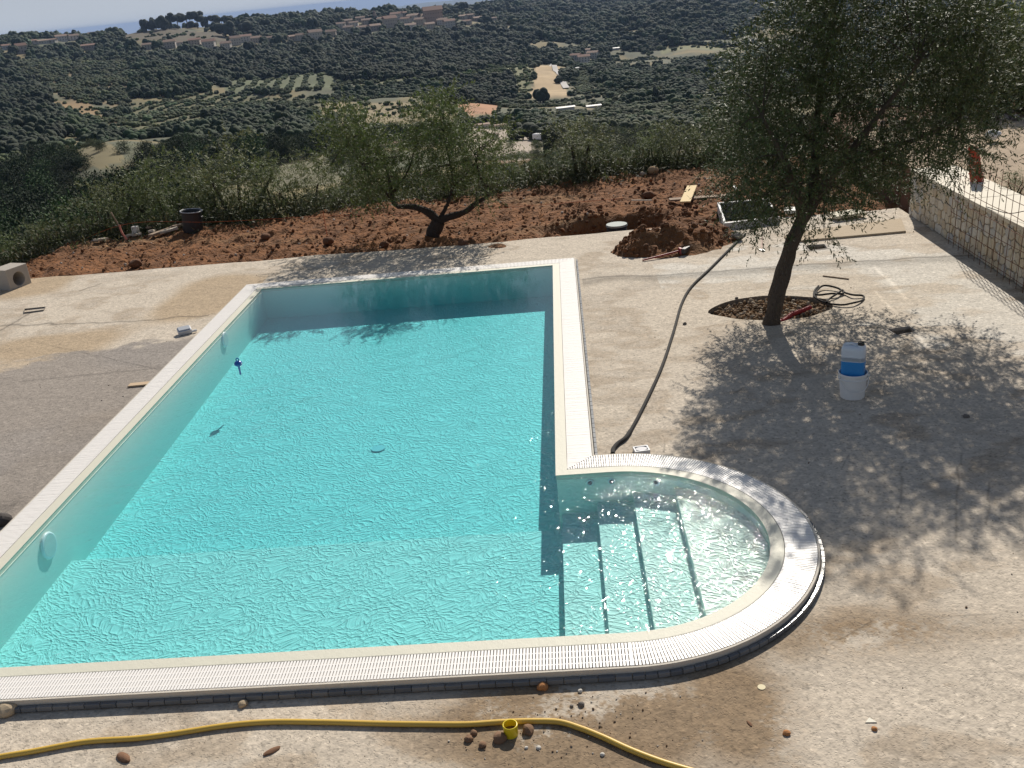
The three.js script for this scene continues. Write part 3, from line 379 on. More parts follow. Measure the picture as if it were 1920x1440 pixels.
// stone wall: polygonal stones in mortar under limestone coping
{
  const t = thing('stone_wall', 'low irregular cream stone wall with smooth coping along the right side of the deck', 'stone wall');
  const zEnd = 2, L = zEnd - WZ0; part(t, 'mortar', box(0.66, WTOP + 0.45 - 0.06, L, WX + 0.34, (WTOP - 0.06 - 0.45) / 2, WZ0 + L / 2), std([0.50, 0.42, 0.30], 0.95, { bumpMap: texRep(grainTex, 1.5), bumpScale: 0.01 }));
  const cop = std([0.66, 0.60, 0.48], 0.75, { bumpMap: texRep(grainTex, 1), bumpScale: 0.004 });
  for (let z = WZ0 - 0.02, i = 0; z < zEnd - 0.2; i++) { const l = 1.1 + 0.35 * hash2(i, 3); const m = part(t, 'coping_slab', rbox(0.76, 0.055, l - 0.006, 0.006, 1), cop); m.position.set(WX + 0.35, WTOP - 0.028 + (hash2(i, 9) - 0.5) * 0.004, z + l / 2); z += l; }
  const r = rng(15), hgt = WTOP - 0.06 - H0, pts = [], z1 = -5.6, Lw = z1 - WZ0, cell = 0.135; // stones where the wall is in view
  const nzc = Math.round(Lw / cell), nyc = Math.round(hgt / cell); for (let j = -1; j <= nyc; j++) for (let i = -1; i <= nzc; i++) pts.push([(i + 0.5 + (r() - 0.5) * 0.6 + (j % 2) * 0.5) * cell, (j + 0.5 + (r() - 0.5) * 0.5) * cell * 1.02]);
  const mats = [[0.56, 0.50, 0.39], [0.60, 0.55, 0.45], [0.52, 0.455, 0.36], [0.58, 0.50, 0.36], [0.50, 0.49, 0.46], [0.62, 0.58, 0.50], [0.52, 0.43, 0.31]].map((c) => std(c, 0.9, { bumpMap: texRep(roughTex, 3), bumpScale: 0.012 }));
  const all = pts.map((c) => { let q = [[0.004, 0.004], [Lw, 0.004], [Lw, hgt], [0.004, hgt]];
    for (const o of pts) { if (o === c || Math.abs(o[0] - c[0]) > 0.4 || Math.abs(o[1] - c[1]) > 0.4) continue; const mx = (o[0] + c[0]) / 2, my = (o[1] + c[1]) / 2, nx = o[0] - c[0], ny = o[1] - c[1], l = Math.hypot(nx, ny), out = []; const f = (p) => ((p[0] - mx) * nx + (p[1] - my) * ny) / l + 0.0055;
      for (let i = 0; i < q.length; i++) { const a = q[i], b = q[(i + 1) % q.length], fa = f(a), fb = f(b); if (fa <= 0) out.push(a); if (fa * fb < 0) { const k = fa / (fa - fb); out.push([lerp(a[0], b[0], k), lerp(a[1], b[1], k)]); } } q = out; if (q.length < 3) break; } return q; }).filter((q) => q.length >= 3 && Math.abs(q.reduce((s, a, i) => { const b = q[(i + 1) % q.length]; return s + a[0] * b[1] - b[0] * a[1]; }, 0)) > 0.002);
  const near = [], restG = []; all.forEach((q, i) => { const s = new THREE.Shape(q.map(([a, b]) => new THREE.Vector2(a, b))); const d = 0.012 + 0.02 * r(); const g = new THREE.ExtrudeGeometry(s, { depth: d, bevelEnabled: true, bevelSize: 0.004, bevelThickness: 0.008, bevelOffset: -0.005, bevelSegments: 1, curveSegments: 1 });
    g.rotateY(-Math.PI / 2).translate(WX + 0.012, H0 + 0.004, WZ0); // stone faces look along -x
    if (near.length < 300) near.push(g), part(t, 'stone', g, mats[Math.floor(r() * 7)]); else restG.push(g); });
  if (restG.length) { const m = part(t, 'stone_field', merge(restG), mats[1]); m.userData.kind = 'stuff'; }
}
// ---------------------------------------------------------------- olive trees
const barkMat = std([0.105, 0.078, 0.055], 0.95, { bumpMap: texRep(barkTex, 2, 1.2), bumpScale: 0.03 }), barkDark = std([0.06, 0.045, 0.034], 0.95, { bumpMap: texRep(barkTex, 2, 1.2), bumpScale: 0.03 });
const leafMat = phy([1, 1, 1], 0.72, { vertexColors: true, side: THREE.DoubleSide, specularIntensity: 0.5, transmission: 0.42, thickness: 0 }), oliveLeaf = phy([1, 1, 1], 0.6, { vertexColors: true, side: THREE.DoubleSide, specularIntensity: 0.4, transmission: 0.14, thickness: 0 });
// leaves along twigs round each clump: clumps [x, y, z, radius, weight]
function leaves(seed, clumps, len, wid, twigs, per, cols, droop = 0.25) {
  const r = rng(seed), P = [], N = [], C = [], I = []; const d = V(), a = V(), b = V(), s = V(), n = V(), up = V(0, 1, 0);
  for (const [cx, cy, cz, R, wt = 1] of clumps) for (let k = 0; k < twigs * wt; k++) {
    const th = r() * 6.283, ph = Math.acos(2 * r() - 1), rr = R * Math.pow(r(), 0.45); d.set(Math.sin(ph) * Math.cos(th), Math.cos(ph) * 0.85, Math.sin(ph) * Math.sin(th));
    const o = V(cx, cy, cz).addScaledVector(d, rr); d.y += 0.35 - droop * 2 * r(); d.x += (r() - 0.5) * 0.9; d.z += (r() - 0.5) * 0.9; d.normalize(); const L = len * (3 + 4 * r()), shadeK = 0.75 + 0.5 * r();
    for (let m = 0; m < per; m++) { const t = m / per; const p = o.clone().addScaledVector(d, t * L); p.y -= droop * L * t * t; s.set(r() - 0.5, r() - 0.5, r() - 0.5).cross(d).normalize();
      a.copy(d).multiplyScalar(0.75).addScaledVector(s, 0.8).normalize(); n.set(r() - 0.5, r() * 0.9 + 0.1, r() - 0.5).normalize(); b.crossVectors(a, n).normalize(); n.crossVectors(b, a).normalize();
      const l = len * (0.7 + 0.6 * r()), w = wid * (0.7 + 0.6 * r()) / 2, i0 = P.length / 3; const c = cols[Math.floor(r() * cols.length)], k2 = shadeK * (0.8 + 0.4 * r());
      const put = (q, f, g) => P.push(q.x + a.x * f + b.x * g, q.y + a.y * f + b.y * g, q.z + a.z * f + b.z * g); put(p, 0, 0); put(p, l * 0.45, w); put(p, l, 0); put(p, l * 0.45, -w);
      for (let v = 0; v < 4; v++) { N.push(n.x, n.y, n.z); C.push(c[0] * k2, c[1] * k2, c[2] * k2); } I.push(i0, i0 + 1, i0 + 2, i0, i0 + 2, i0 + 3); } }
  const g = new THREE.BufferGeometry(); g.setAttribute('position', new THREE.Float32BufferAttribute(P, 3)); g.setAttribute('normal', new THREE.Float32BufferAttribute(N, 3)); g.setAttribute('color', new THREE.Float32BufferAttribute(C, 3)); g.setIndex(I); return g;
}
const OLIVE = [[0.076, 0.102, 0.034], [0.096, 0.12, 0.044], [0.062, 0.082, 0.028], [0.12, 0.14, 0.068], [0.10, 0.108, 0.042]];
{ // the olive on the deck
  const bx = TREE.x, bz = TREE.z, t = thing('olive_tree', 'large leaning olive tree growing from the oval stone pit in the deck', 'olive tree', [bx, -0.16, bz]);
  const Z = (px, py, dz = 0) => { const p = DZ(px, py, bz + dz); return V(p.x - bx, p.y + 0.16, p.z - bz); };
  const r = rng(101);
  const main = [V(0, -0.1, 0), Z(1455, 555), Z(1472, 500), Z(1488, 450), Z(1508, 405, -0.05)];
  const fork = main[4], limbs = [[fork, Z(1545, 350, 0.1), Z(1590, 290, 0.25), Z(1660, 200, 0.4), Z(1720, 120, 0.5)], [fork, Z(1525, 340, -0.25), Z(1530, 260, -0.45), Z(1540, 150, -0.5), Z(1560, 60, -0.5)], [fork, Z(1490, 355, 0.2), Z(1465, 290, 0.45), Z(1430, 220, 0.6)], [Z(1590, 290, 0.25), Z(1660, 280, 0.1), Z(1740, 250, -0.1), Z(1800, 220, -0.2)], [Z(1530, 260, -0.45), Z(1600, 160, -0.8), Z(1680, 60, -1.0)]];
  part(t, 'trunk', limb(main, 0.122, 0.076, 40, 16, 0.26, 2), barkMat);
  limbs.forEach((l, i) => part(t, 'limb', limb(l, i < 3 ? 0.085 : 0.042, 0.014, 16, 8, 0.14, i), barkMat));
  part(t, 'limb', limb([Z(1484, 470), Z(1478, 452, 0.03), Z(1476, 440, 0.05)], 0.03, 0.012, 6, 6), barkMat);
  // crown: clumps between outlines seen from the front, spread in depth
  const clumps = [], front = [[1402, 170, 0.9], [1395, 260, 1], [1405, 330, 0.9], [1430, 90, 1], [1440, 170, 1], [1440, 260, 1], [1430, 350, 0.9], [1490, 40, 1], [1500, 120, 1], [1510, 210, 1], [1500, 300, 1], [1490, 370, 0.7], [1560, 20, 1], [1570, 100, 1], [1580, 190, 1], [1570, 280, 1], [1570, 350, 0.7], [1620, 60, 0.6], [1640, 150, 1], [1650, 240, 1], [1640, 310, 0.7], [1720, 40, 0.8], [1715, 110, 1], [1720, 200, 1], [1720, 275, 0.7], [1790, 60, 1], [1790, 150, 1], [1795, 230, 0.9], [1785, 285, 0.5], [1835, 110, 0.9], [1838, 190, 0.9], [1850, 60, 0.8], [1815, 270, 0.6], [1500, -30, 0.8], [1590, -50, 0.8], [1760, -20, 0.8], [1670, -20, 0.5], [1410, 395, 0.35], [1820, 30, 0.6]];
  for (const [px, py, w] of front) for (let k = 0; k < 3; k++) { const dz = (k - 1) * 0.7 - 0.4 + (r() - 0.5) * 0.5; const p = Z(px + (r() - 0.5) * 40, py + (r() - 0.5) * 40, dz); clumps.push([p.x, p.y, p.z, 0.26 + 0.16 * r(), w]); }
  for (const [px, py, dz] of [[1400, 330, -1.3], [1440, 345, -1.5], [1480, 350, -1.7], [1520, 345, -1.6], [1560, 340, -1.7], [1600, 330, -1.5], [1640, 320, -1.6], [1430, 300, -1.6], [1690, 310, -1.4], [1500, 310, -1.9], [1580, 305, -1.9]]) { const p = Z(px, py, dz); clumps.push([p.x, p.y, p.z, 0.3, 0.55]); }
  const sprays = [[1655, 320, 0.2], [1700, 330, 0.3], [1620, 345, 0.2], [1600, 370, 0.1], [1560, 395, 0.1], [1740, 310, 0.3], [1410, 420, 0.1], [1545, 440, 0.05], [1440, 415, 0.1]]; for (const [px, py, dz] of sprays) { const p = Z(px, py, dz); clumps.push([p.x, p.y, p.z, 0.14, 0.28]); }
  part(t, 'crown', leaves(7, clumps, 0.062, 0.015, 58, 19, OLIVE, 0.3), oliveLeaf);
  const tw = []; for (const c of clumps) { let best = null, bd = 9; for (const l of limbs) for (let q = 1; q < l.length; q++) { const dd = l[q].distanceTo(V(c[0], c[1], c[2])); if (dd < bd) bd = dd, best = l[q]; } const e = V(c[0], c[1], c[2]), m = best.clone().lerp(e, 0.5); m.y += 0.06; tw.push(limb([best, m, e], 0.013, 0.004, 5, 5, 0.1, 3)); }
  part(t, 'branches', merge(tw), barkMat).userData.kind = 'stuff';
}
{ // the olive in the red earth
  const b = G(812, 446, -0.22), t = thing('olive_tree', 'forked olive tree in the red earth behind the far end of the pool', 'olive tree', [b.x, dirtY(b.x, b.z) - 0.02, b.z]);
  const y0 = dirtY(b.x, b.z) - 0.02, Z = (px, py, dz = 0) => { const p = DZ(px, py, b.z + dz); return V(p.x - b.x, p.y - y0, p.z - b.z); }; const r = rng(55);
  const k0 = Z(822, 415), limbs = [[k0, Z(806, 400), Z(775, 388), Z(742, 386), Z(735, 365, -0.1), Z(728, 330, -0.2), Z(715, 290, -0.2)], [k0, Z(838, 408), Z(870, 398), Z(893, 380), Z(915, 366, 0.1), Z(900, 330, 0.1), Z(890, 290)], [k0, Z(838, 385), Z(848, 350), Z(845, 310), Z(830, 250)], [Z(742, 386), Z(715, 350, 0.2), Z(680, 310, 0.3), Z(655, 270, 0.3)], [Z(848, 350), Z(880, 320, -0.3), Z(905, 280, -0.4)], [Z(735, 365, -0.1), Z(765, 320, -0.3), Z(780, 270, -0.3)]];
  part(t, 'trunk', limb([V(0, -0.1, 0), Z(812, 436), Z(818, 425), k0], 0.155, 0.12, 14, 12, 0.22, 6), barkDark);
  limbs.forEach((l, i) => part(t, 'limb', limb(l, [0.095, 0.085, 0.045, 0.03, 0.025, 0.025][i], 0.012, 18, 8, 0.2, i + 3), barkDark));
  const pts = [[640, 235, 1], [660, 270, 1], [625, 300, 0.7], [690, 250, 1], [690, 300, 1], [680, 345, 1], [715, 270, 0.8], [720, 330, 1], [745, 300, 0.6], [765, 270, 0.7], [790, 230, 1], [820, 205, 1], [845, 225, 1], [800, 270, 0.9], [840, 270, 1], [820, 310, 0.8], [870, 255, 1], [890, 300, 1], [860, 330, 0.9], [915, 265, 0.9], [925, 300, 0.7], [900, 345, 0.7], [780, 330, 0.5], [645, 215, 0.6], [835, 190, 0.6], [760, 350, 0.35], [940, 250, 0.35], [700, 365, 0.5]], clumps = [];
  for (const [px, py, w] of pts) for (let k = 0; k < 2; k++) { const p = Z(px + (r() - 0.5) * 20, py + (r() - 0.5) * 20, (k - 0.5) * 1.1 + (r() - 0.5) * 0.6); clumps.push([p.x, p.y, p.z, 0.24 + 0.12 * r(), w]); }
  part(t, 'crown', leaves(17, clumps, 0.068, 0.02, 52, 16, [[0.115, 0.158, 0.040], [0.135, 0.178, 0.052], [0.095, 0.125, 0.032], [0.15, 0.175, 0.075]], 0.3), leafMat);
  const tw = []; for (const c of clumps) { let best = null, bd = 9; for (const l of limbs) for (let q = 2; q < l.length; q++) { const dd = l[q].distanceTo(V(c[0], c[1], c[2])); if (dd < bd) bd = dd, best = l[q]; } const e = V(c[0], c[1], c[2]); tw.push(limb([best, best.clone().lerp(e, 0.5).add(V(0, 0.05, 0)), e], 0.015, 0.005, 5, 5, 0.1, 3)); }
  part(t, 'branches', merge(tw), barkDark).userData.kind = 'stuff';
}
// olive shrubs along the brow of the slope: three built, the others copied
{
  const protos = [0, 1, 2].map((k) => { const r = rng(300 + k), g = new THREE.Group(), cl = []; for (let i = 0; i < 26; i++) { const a = r() * 6.283, q = Math.sqrt(r()), y = 0.25 + 1.35 * r(); cl.push([q * 0.8 * Math.cos(a) * (1.25 - 0.4 * y), y, q * 0.8 * Math.sin(a) * (1.25 - 0.4 * y), 0.2 + 0.13 * r(), 1]); } for (let i = 0; i < 5; i++) cl.push([(r() - 0.5) * 1.1, 1.7 + 0.3 * r(), (r() - 0.5) * 1.1, 0.12, 0.35]);
    const st = [0, 1, 2].map((i) => limb([V(0.06 * i - 0.06, -0.3, 0), V((i - 1) * 0.2, 0.4, (r() - 0.5) * 0.3), V((i - 1) * 0.5 + 0.1, 1.2, (r() - 0.5) * 0.6)], 0.07, 0.02, 8, 6));
    const tr = shade(new THREE.Mesh(merge(st), barkDark)); tr.name = 'trunk'; const cr = shade(new THREE.Mesh(leaves(400 + k, cl, 0.075, 0.02, 15, 14, k === 2 ? [[0.175, 0.225, 0.075], [0.14, 0.18, 0.058], [0.19, 0.22, 0.10]] : [[0.155, 0.19, 0.068], [0.125, 0.155, 0.052], [0.19, 0.21, 0.11], [0.17, 0.17, 0.07]], 0.2), leafMat)); cr.name = 'crown'; g.add(tr, cr); return g; });
  // [px, py of the base, py of the top, width factor, label]
  const list = [[215, 440, 345, 1, 'silvery olive shrub behind the stack of offcut planks, leftmost of the tall ones'], [275, 420, 325, 1, 'olive shrub between the planks and the black bin, on the brow of the slope'], [315, 420, 310, 1, 'thick olive shrub right behind the tall black bin'], [400, 408, 300, 1, 'grey green olive shrub just right of the black bin'], [455, 405, 272, 1.15, 'tallest olive shrub on the left part of the brow'], [515, 398, 310, 1, 'olive shrub left of the thin red rod'], [570, 392, 305, 1.1, 'olive shrub behind the thin red rod'], [640, 380, 320, 1, 'low olive shrub under the left branches of the forked olive'], [25, 478, 448, 0.8, 'low grey green bush at the left end of the brow'], [85, 466, 430, 0.8, 'low rounded bush second from the left end of the brow'], [150, 452, 420, 0.7, 'small bush beside the left end of the plank stack'], [990, 345, 300, 0.8, 'small bush right of the forked olive, at the field edge'], [1085, 338, 225, 1.2, 'dark olive with crooked trunk on the brow, left of the round earth hole'], [1150, 330, 268, 1, 'olive shrub on the brow above the earth hole'], [1215, 322, 250, 1, 'olive shrub on the brow behind the single rock'], [1265, 316, 232, 1.1, 'dark olive on the brow behind the crossed planks'], [1320, 312, 225, 1.1, 'olive on the brow left of the large deck olive'], [1375, 330, 290, 0.8, 'low bush just left of the deck olive crown, beyond the planks'], [720, 368, 335, 0.8, 'low bush behind the trunk of the forked olive'], [920, 355, 330, 0.7, 'low bush behind the right limb of the forked olive']];
  list.forEach(([px, py, top, w, label], i) => { let p = G(px, py + 4, -0.35); p.z = Math.min(p.z, edgeZ(p.x) - 0.5); p = DZ(px, py, p.z - 0.3); const y0 = dirtY(p.x, p.z); const ty = DZ(px, top, p.z).y, h = Math.max(0.6, (ty - y0) / 1.75);
    const src = protos[i % 3], o = src.clone(); o.name = nm('olive_shrub'); tag(o, label, 'olive shrub', 'olive shrubs along the brow of the slope'); o.position.set(p.x, y0 - 0.05, p.z); o.scale.set(Math.max(h, 0.75) * w, h, Math.max(h, 0.75) * w); o.rotation.y = i * 1.7; scene.add(o); });
  // dark trees beyond the gravel terrace
  [[1845, 240, 40, 1.5, 'dark tree behind the gravel terrace, left of the white bag'], [1905, 240, -60, 1.5, 'dark tree behind the white bag at the right edge'], [1790, 240, 120, 1.3, 'dark tree beyond the terrace, half hidden by the deck olive'], [1960, 240, -80, 1.5, 'dark tree at the far right beyond the terrace'], [1875, 240, 110, 1.4, 'low dark tree directly above the white bag']].forEach(([px, py, top, w, label], i) => { const p = DZ(px, py, TEDGE - 2); const h = Math.max(1, (DZ(px, top, TEDGE - 2).y - 0.3) / 1.95); const o = protos[(i + 1) % 3].clone(); o.name = nm('dark_tree'); tag(o, label, 'tree'); o.position.set(p.x, 0.2, p.z); o.scale.set(h * 0.72 * w, h, h * 0.72 * w); o.rotation.y = i * 2.1 + 1; scene.add(o); });
  [[1905, 372, 0.35, 'small green weed behind the coping at the right edge'], [1660, 300, 0.3, 'small weed at the far end of the wall']].forEach(([px, py, h, label], i) => { const p = DX(px, py, 7.15); const o = protos[i].clone(); o.name = nm('weed'); tag(o, label, 'weed'); o.position.set(p.x, 0.52, p.z); o.scale.set(h * 0.9, h * 0.6, h * 0.9); scene.add(o); });
}
// brambles and grass filling the brow between the shrubs
{
  const r = rng(71), ms = [], cs = [], g = leaves(88, [[0, 0.1, 0, 0.22, 1], [0.2, 0.05, 0.1, 0.18, 1], [-0.15, 0.08, -0.1, 0.2, 1]], 0.09, 0.025, 8, 7, [[0.075, 0.095, 0.04], [0.06, 0.075, 0.03], [0.13, 0.12, 0.06]], 0.2);
  for (let i = 0; i < 420; i++) { const x = lerp(-13, 6, r()), z = edgeZ(x) - 0.15 - 2.2 * r() * r(); const s = 0.6 + 1.1 * r(); ms.push(mat4(V(x, dirtY(x, z), z), Q(0, r() * 6.3, 0), V(s, s * (0.8 + 0.6 * r()), s))); }
  stuff(scene, 'undergrowth', g, leafMat, ms, null, 'low green undergrowth along the brow where the red earth ends', 'undergrowth');
}
const BUILT = []; // bearings and sizes of buildings, kept clear of trees
// ---------------------------------------------------------------- houses of the village, hamlet and farms
const wallMats = [[0.42, 0.38, 0.34], [0.50, 0.47, 0.43], [0.36, 0.31, 0.28], [0.56, 0.53, 0.50], [0.45, 0.39, 0.33]].map((c) => std(c, 0.95)), roofMats = [[0.22, 0.125, 0.09], [0.18, 0.12, 0.09], [0.26, 0.175, 0.13]].map((c) => std(c, 0.9)), paneMat = std([0.05, 0.05, 0.055], 0.4), shedRoof = std([0.72, 0.70, 0.66], 0.6);
function house(px, base, w, h, label, opt = {}) { // w, h in survey pixels
  const p = T(px, base), d = p.distanceTo(CP), m = d / 1960; BUILT.push([Math.atan2(p.x - CP.x, -(p.z - CP.z)), 0.62 * w / 1960, (p.y - CP.y) / d - 1.5 / 1960, d]); const W = w * m, Hh = h * m, D = W * (opt.deep ?? 0.75), i = Math.round(px * 7 + base * 3), turn = Math.atan2(-(p.x - CP.x), -(p.z - CP.z)) + (opt.turn ?? (hash2(i, 4) - 0.5) * 0.9);
  const t = thing(opt.name ?? 'village_house', label, opt.cat ?? 'house', [p.x, p.y - 1.5, p.z], turn, opt.group), wh = Hh * (opt.flat ? 0.92 : 0.74) + 1.5;
  part(t, 'wall', box(W, wh, D, 0, wh / 2, 0), opt.wall ? std(opt.wall, 0.95) : wallMats[i % 5]);
  const rh = Hh - (wh - 1.5), o = W * 0.04 + 0.2; let rg;
  if (opt.flat) rg = box(W + o, rh, D + o, 0, wh + rh / 2 + 0.01, 0); else { const s = new THREE.Shape([new THREE.Vector2(-D / 2 - o, 0), new THREE.Vector2(D / 2 + o, 0), new THREE.Vector2(0, rh)]); rg = new THREE.ExtrudeGeometry(s, { depth: W + 2 * o, bevelEnabled: false }).translate(0, 0, -W / 2 - o).rotateY(Math.PI / 2).translate(0, wh + 0.01, 0); }
  part(t, 'roof', rg, opt.roof ?? roofMats[i % 3]);
  if (w > 6 && !opt.plain) { const n = Math.max(2, Math.round(w / 5)), rows = h > 9 ? 2 : 1; const g = box(W / n * 0.28, Math.min(1.6, wh * 0.22), 0.3), s = box(D / 2 * 0.22, Math.min(1.6, wh * 0.22), 0.3).rotateY(Math.PI / 2); for (let a = 0; a < n; a++) for (let b = 0; b < rows; b++) { const q = part(t, 'window', g, paneMat); q.position.set((a + 0.5) / n * W - W / 2, wh * (rows === 1 ? 0.6 : 0.4 + b * 0.34), D / 2); } }
}
[[12, 93, 14, 9, 'house at the far left end of the ridge, half hidden by trees'], [42, 100, 17, 17, 'tall white house with sunlit side wall at the left of the ridge'], [60, 82, 16, 7, 'low brown roofed house right of the tall white one on the ridge'], [80, 82, 18, 7, 'long low house on the left ridge between the tall white one and the pink roof'], [98, 80, 16, 7, 'low house just left of the pink roofed one on the ridge'], [116, 77, 18, 11, 'pink roofed house on the left ridge skyline'], [139, 75, 16, 10, 'grey house right of the pink roofed one on the skyline'], [154, 73, 16, 11, 'square grey house on the left ridge skyline'], [175, 72, 14, 11, 'reddish house at the right end of the left skyline row'], [168, 92, 24, 9, 'broad house in the trees below the left skyline'], [134, 112, 8, 6, 'small pale house low in the woods on the left'], [280, 92, 20, 11, 'house with pale roof below the pine hill, on the left'], [320, 90, 20, 15, 'grey villa with terraces below the pine hill'], [337, 84, 12, 6, 'low pink building right of the grey villa'], [366, 84, 20, 12, 'brown house in the middle below the pine hill'], [393, 90, 22, 16, 'round fronted pale house below the pine hill'], [425, 92, 18, 14, 'dark house below the round tree at the end of the pine row'], [442, 84, 18, 16, 'house with white corner wall right of the pine hill'], [462, 78, 20, 13, 'long house with reddish roof right of the lone cypress'], [482, 80, 18, 12, 'grey house with white gable in the middle of the ridge'], [508, 78, 16, 10, 'house with a sunlit white wall left of the old town'], [528, 77, 14, 9, 'low house between two sunlit white walls on the ridge'], [548, 76, 14, 10, 'second house with a sunlit white wall left of the old town'], [563, 75, 14, 12, 'narrow tall house with pale gable left of the old town'], [592, 74, 24, 18, 'large red roofed house with a white side wall left of the old town'], [622, 70, 18, 14, 'red roofed house at the left edge of the old town']].forEach((a, i) => house(...a, { group: undefined }));
// old town: houses packed round the bell tower
{ const L = [[640, 52, 16, 10], [652, 46, 18, 10], [664, 50, 16, 10], [676, 40, 16, 9], [688, 46, 18, 11], [690, 36, 14, 7], [716, 42, 16, 10], [728, 32, 14, 8], [732, 50, 24, 20], [744, 36, 20, 13], [756, 30, 14, 8], [762, 44, 18, 12], [776, 38, 22, 12], [788, 46, 18, 13], [800, 38, 18, 12], [830, 46, 18, 12], [843, 50, 20, 14], [866, 36, 18, 8], [880, 34, 18, 8], [876, 46, 16, 9], [896, 40, 18, 9], [925, 38, 12, 6], [655, 60, 18, 12], [680, 60, 18, 12], [704, 58, 20, 13], [770, 56, 20, 12], [806, 54, 18, 12]];
  for (const a of L) house(...a, 'stone house with tiled roof packed into the hilltop old town', { group: 'houses of the hilltop old town' });
  house(813, 40, 34, 27, 'tall stone palace at the highest point of the old town', { name: 'palace', cat: 'building', wall: [0.36, 0.27, 0.22], turn: 0.1 });
  const p = T(704, 42), m = p.distanceTo(CP) / 1960, t = thing('bell_tower', 'pointed church bell tower rising above the old town roofs', 'bell tower', [p.x, p.y - 2, p.z]), s = 6 * m, h = 21 * m;
  part(t, 'shaft', box(s, h * 0.72, s, 0, h * 0.36, 0), std([0.3, 0.24, 0.2], 0.95)); part(t, 'cornice', box(s * 1.15, h * 0.03, s * 1.15, 0, h * 0.735, 0), wallMats[0]); part(t, 'belfry', new THREE.CylinderGeometry(s * 0.42, s * 0.46, h * 0.17, 8).translate(0, h * 0.835, 0), std([0.3, 0.24, 0.2], 0.95)); part(t, 'spire', new THREE.CylinderGeometry(0.1, s * 0.45, h * 0.22, 8).translate(0, h * 1.03, 0), roofMats[1]); for (const a of [0, 1]) { const q = part(t, 'bell_opening', box(s * 0.25, h * 0.12, s * 0.1), paneMat); q.position.set((a - 0.5) * s * 0.44, h * 0.6, s * 0.5); } }
[[1080, 112, 18, 12, 'left house of the terraced hamlet among the woods'], [1095, 116, 22, 14, 'middle house of the terraced hamlet with many pale walls'], [1112, 108, 20, 13, 'right house of the terraced hamlet with long pale roof'], [1100, 98, 16, 7, 'upper house of the hamlet with pale roof edge']].forEach((a) => house(...a, { wall: [0.6, 0.57, 0.54], name: 'hamlet_house' }));
[[1080, 131, 11, 5, 'small white shed below the hamlet'], [1153, 93, 16, 4, 'long white roof in the woods right of the hamlet'], [1060, 206, 34, 7, 'long farm shed with white roof, left of the pair in the groves'], [1113, 203, 27, 7, 'long farm shed with white roof, right of the pair in the groves'], [338, 120, 10, 3, 'tiny white shed low in the woods below the village'], [735, 275, 40, 9, 'long shed with brown roof and white front seen through the forked olive']].forEach(([px, b, w, h, l]) => house(px, b, w, h, l, { name: 'farm_shed', cat: 'shed', roof: px === 735 ? roofMats[0] : shedRoof, wall: [0.55, 0.53, 0.5], deep: 0.35, turn: 0.25, plain: true }));
[[905, 240, 30, 8, 'low farm building with white parapet behind the forked olive'], [938, 242, 22, 9, 'flat farm building with pale front at the edge of the farm yard'], [925, 256, 20, 6, 'small pale store in front of the flat farm building']].forEach((a) => house(...a, { flat: true, name: 'farm_building', cat: 'building', wall: [0.6, 0.56, 0.5], turn: 0.2 }));
{ const p = T(1014, 264), t = thing('parked_van', 'small white van parked on the farm yard beyond the brow', 'van', [p.x, p.y + 0.1, p.z], 0.9), w = std([0.8, 0.8, 0.8], 0.3); part(t, 'body', rbox(1.9, 1.5, 4.4, 0.25, 3).translate(0, 1.1, 0), w); part(t, 'windscreen', rbox(1.6, 0.6, 0.1, 0.04).translate(0, 1.45, 2.18), paneMat); for (const x of [-0.9, 0.9]) for (const z of [-1.3, 1.3]) part(t, 'wheel', new THREE.CylinderGeometry(0.36, 0.36, 0.25, 14).rotateZ(Math.PI / 2).translate(x, 0.36, z), paneMat); }
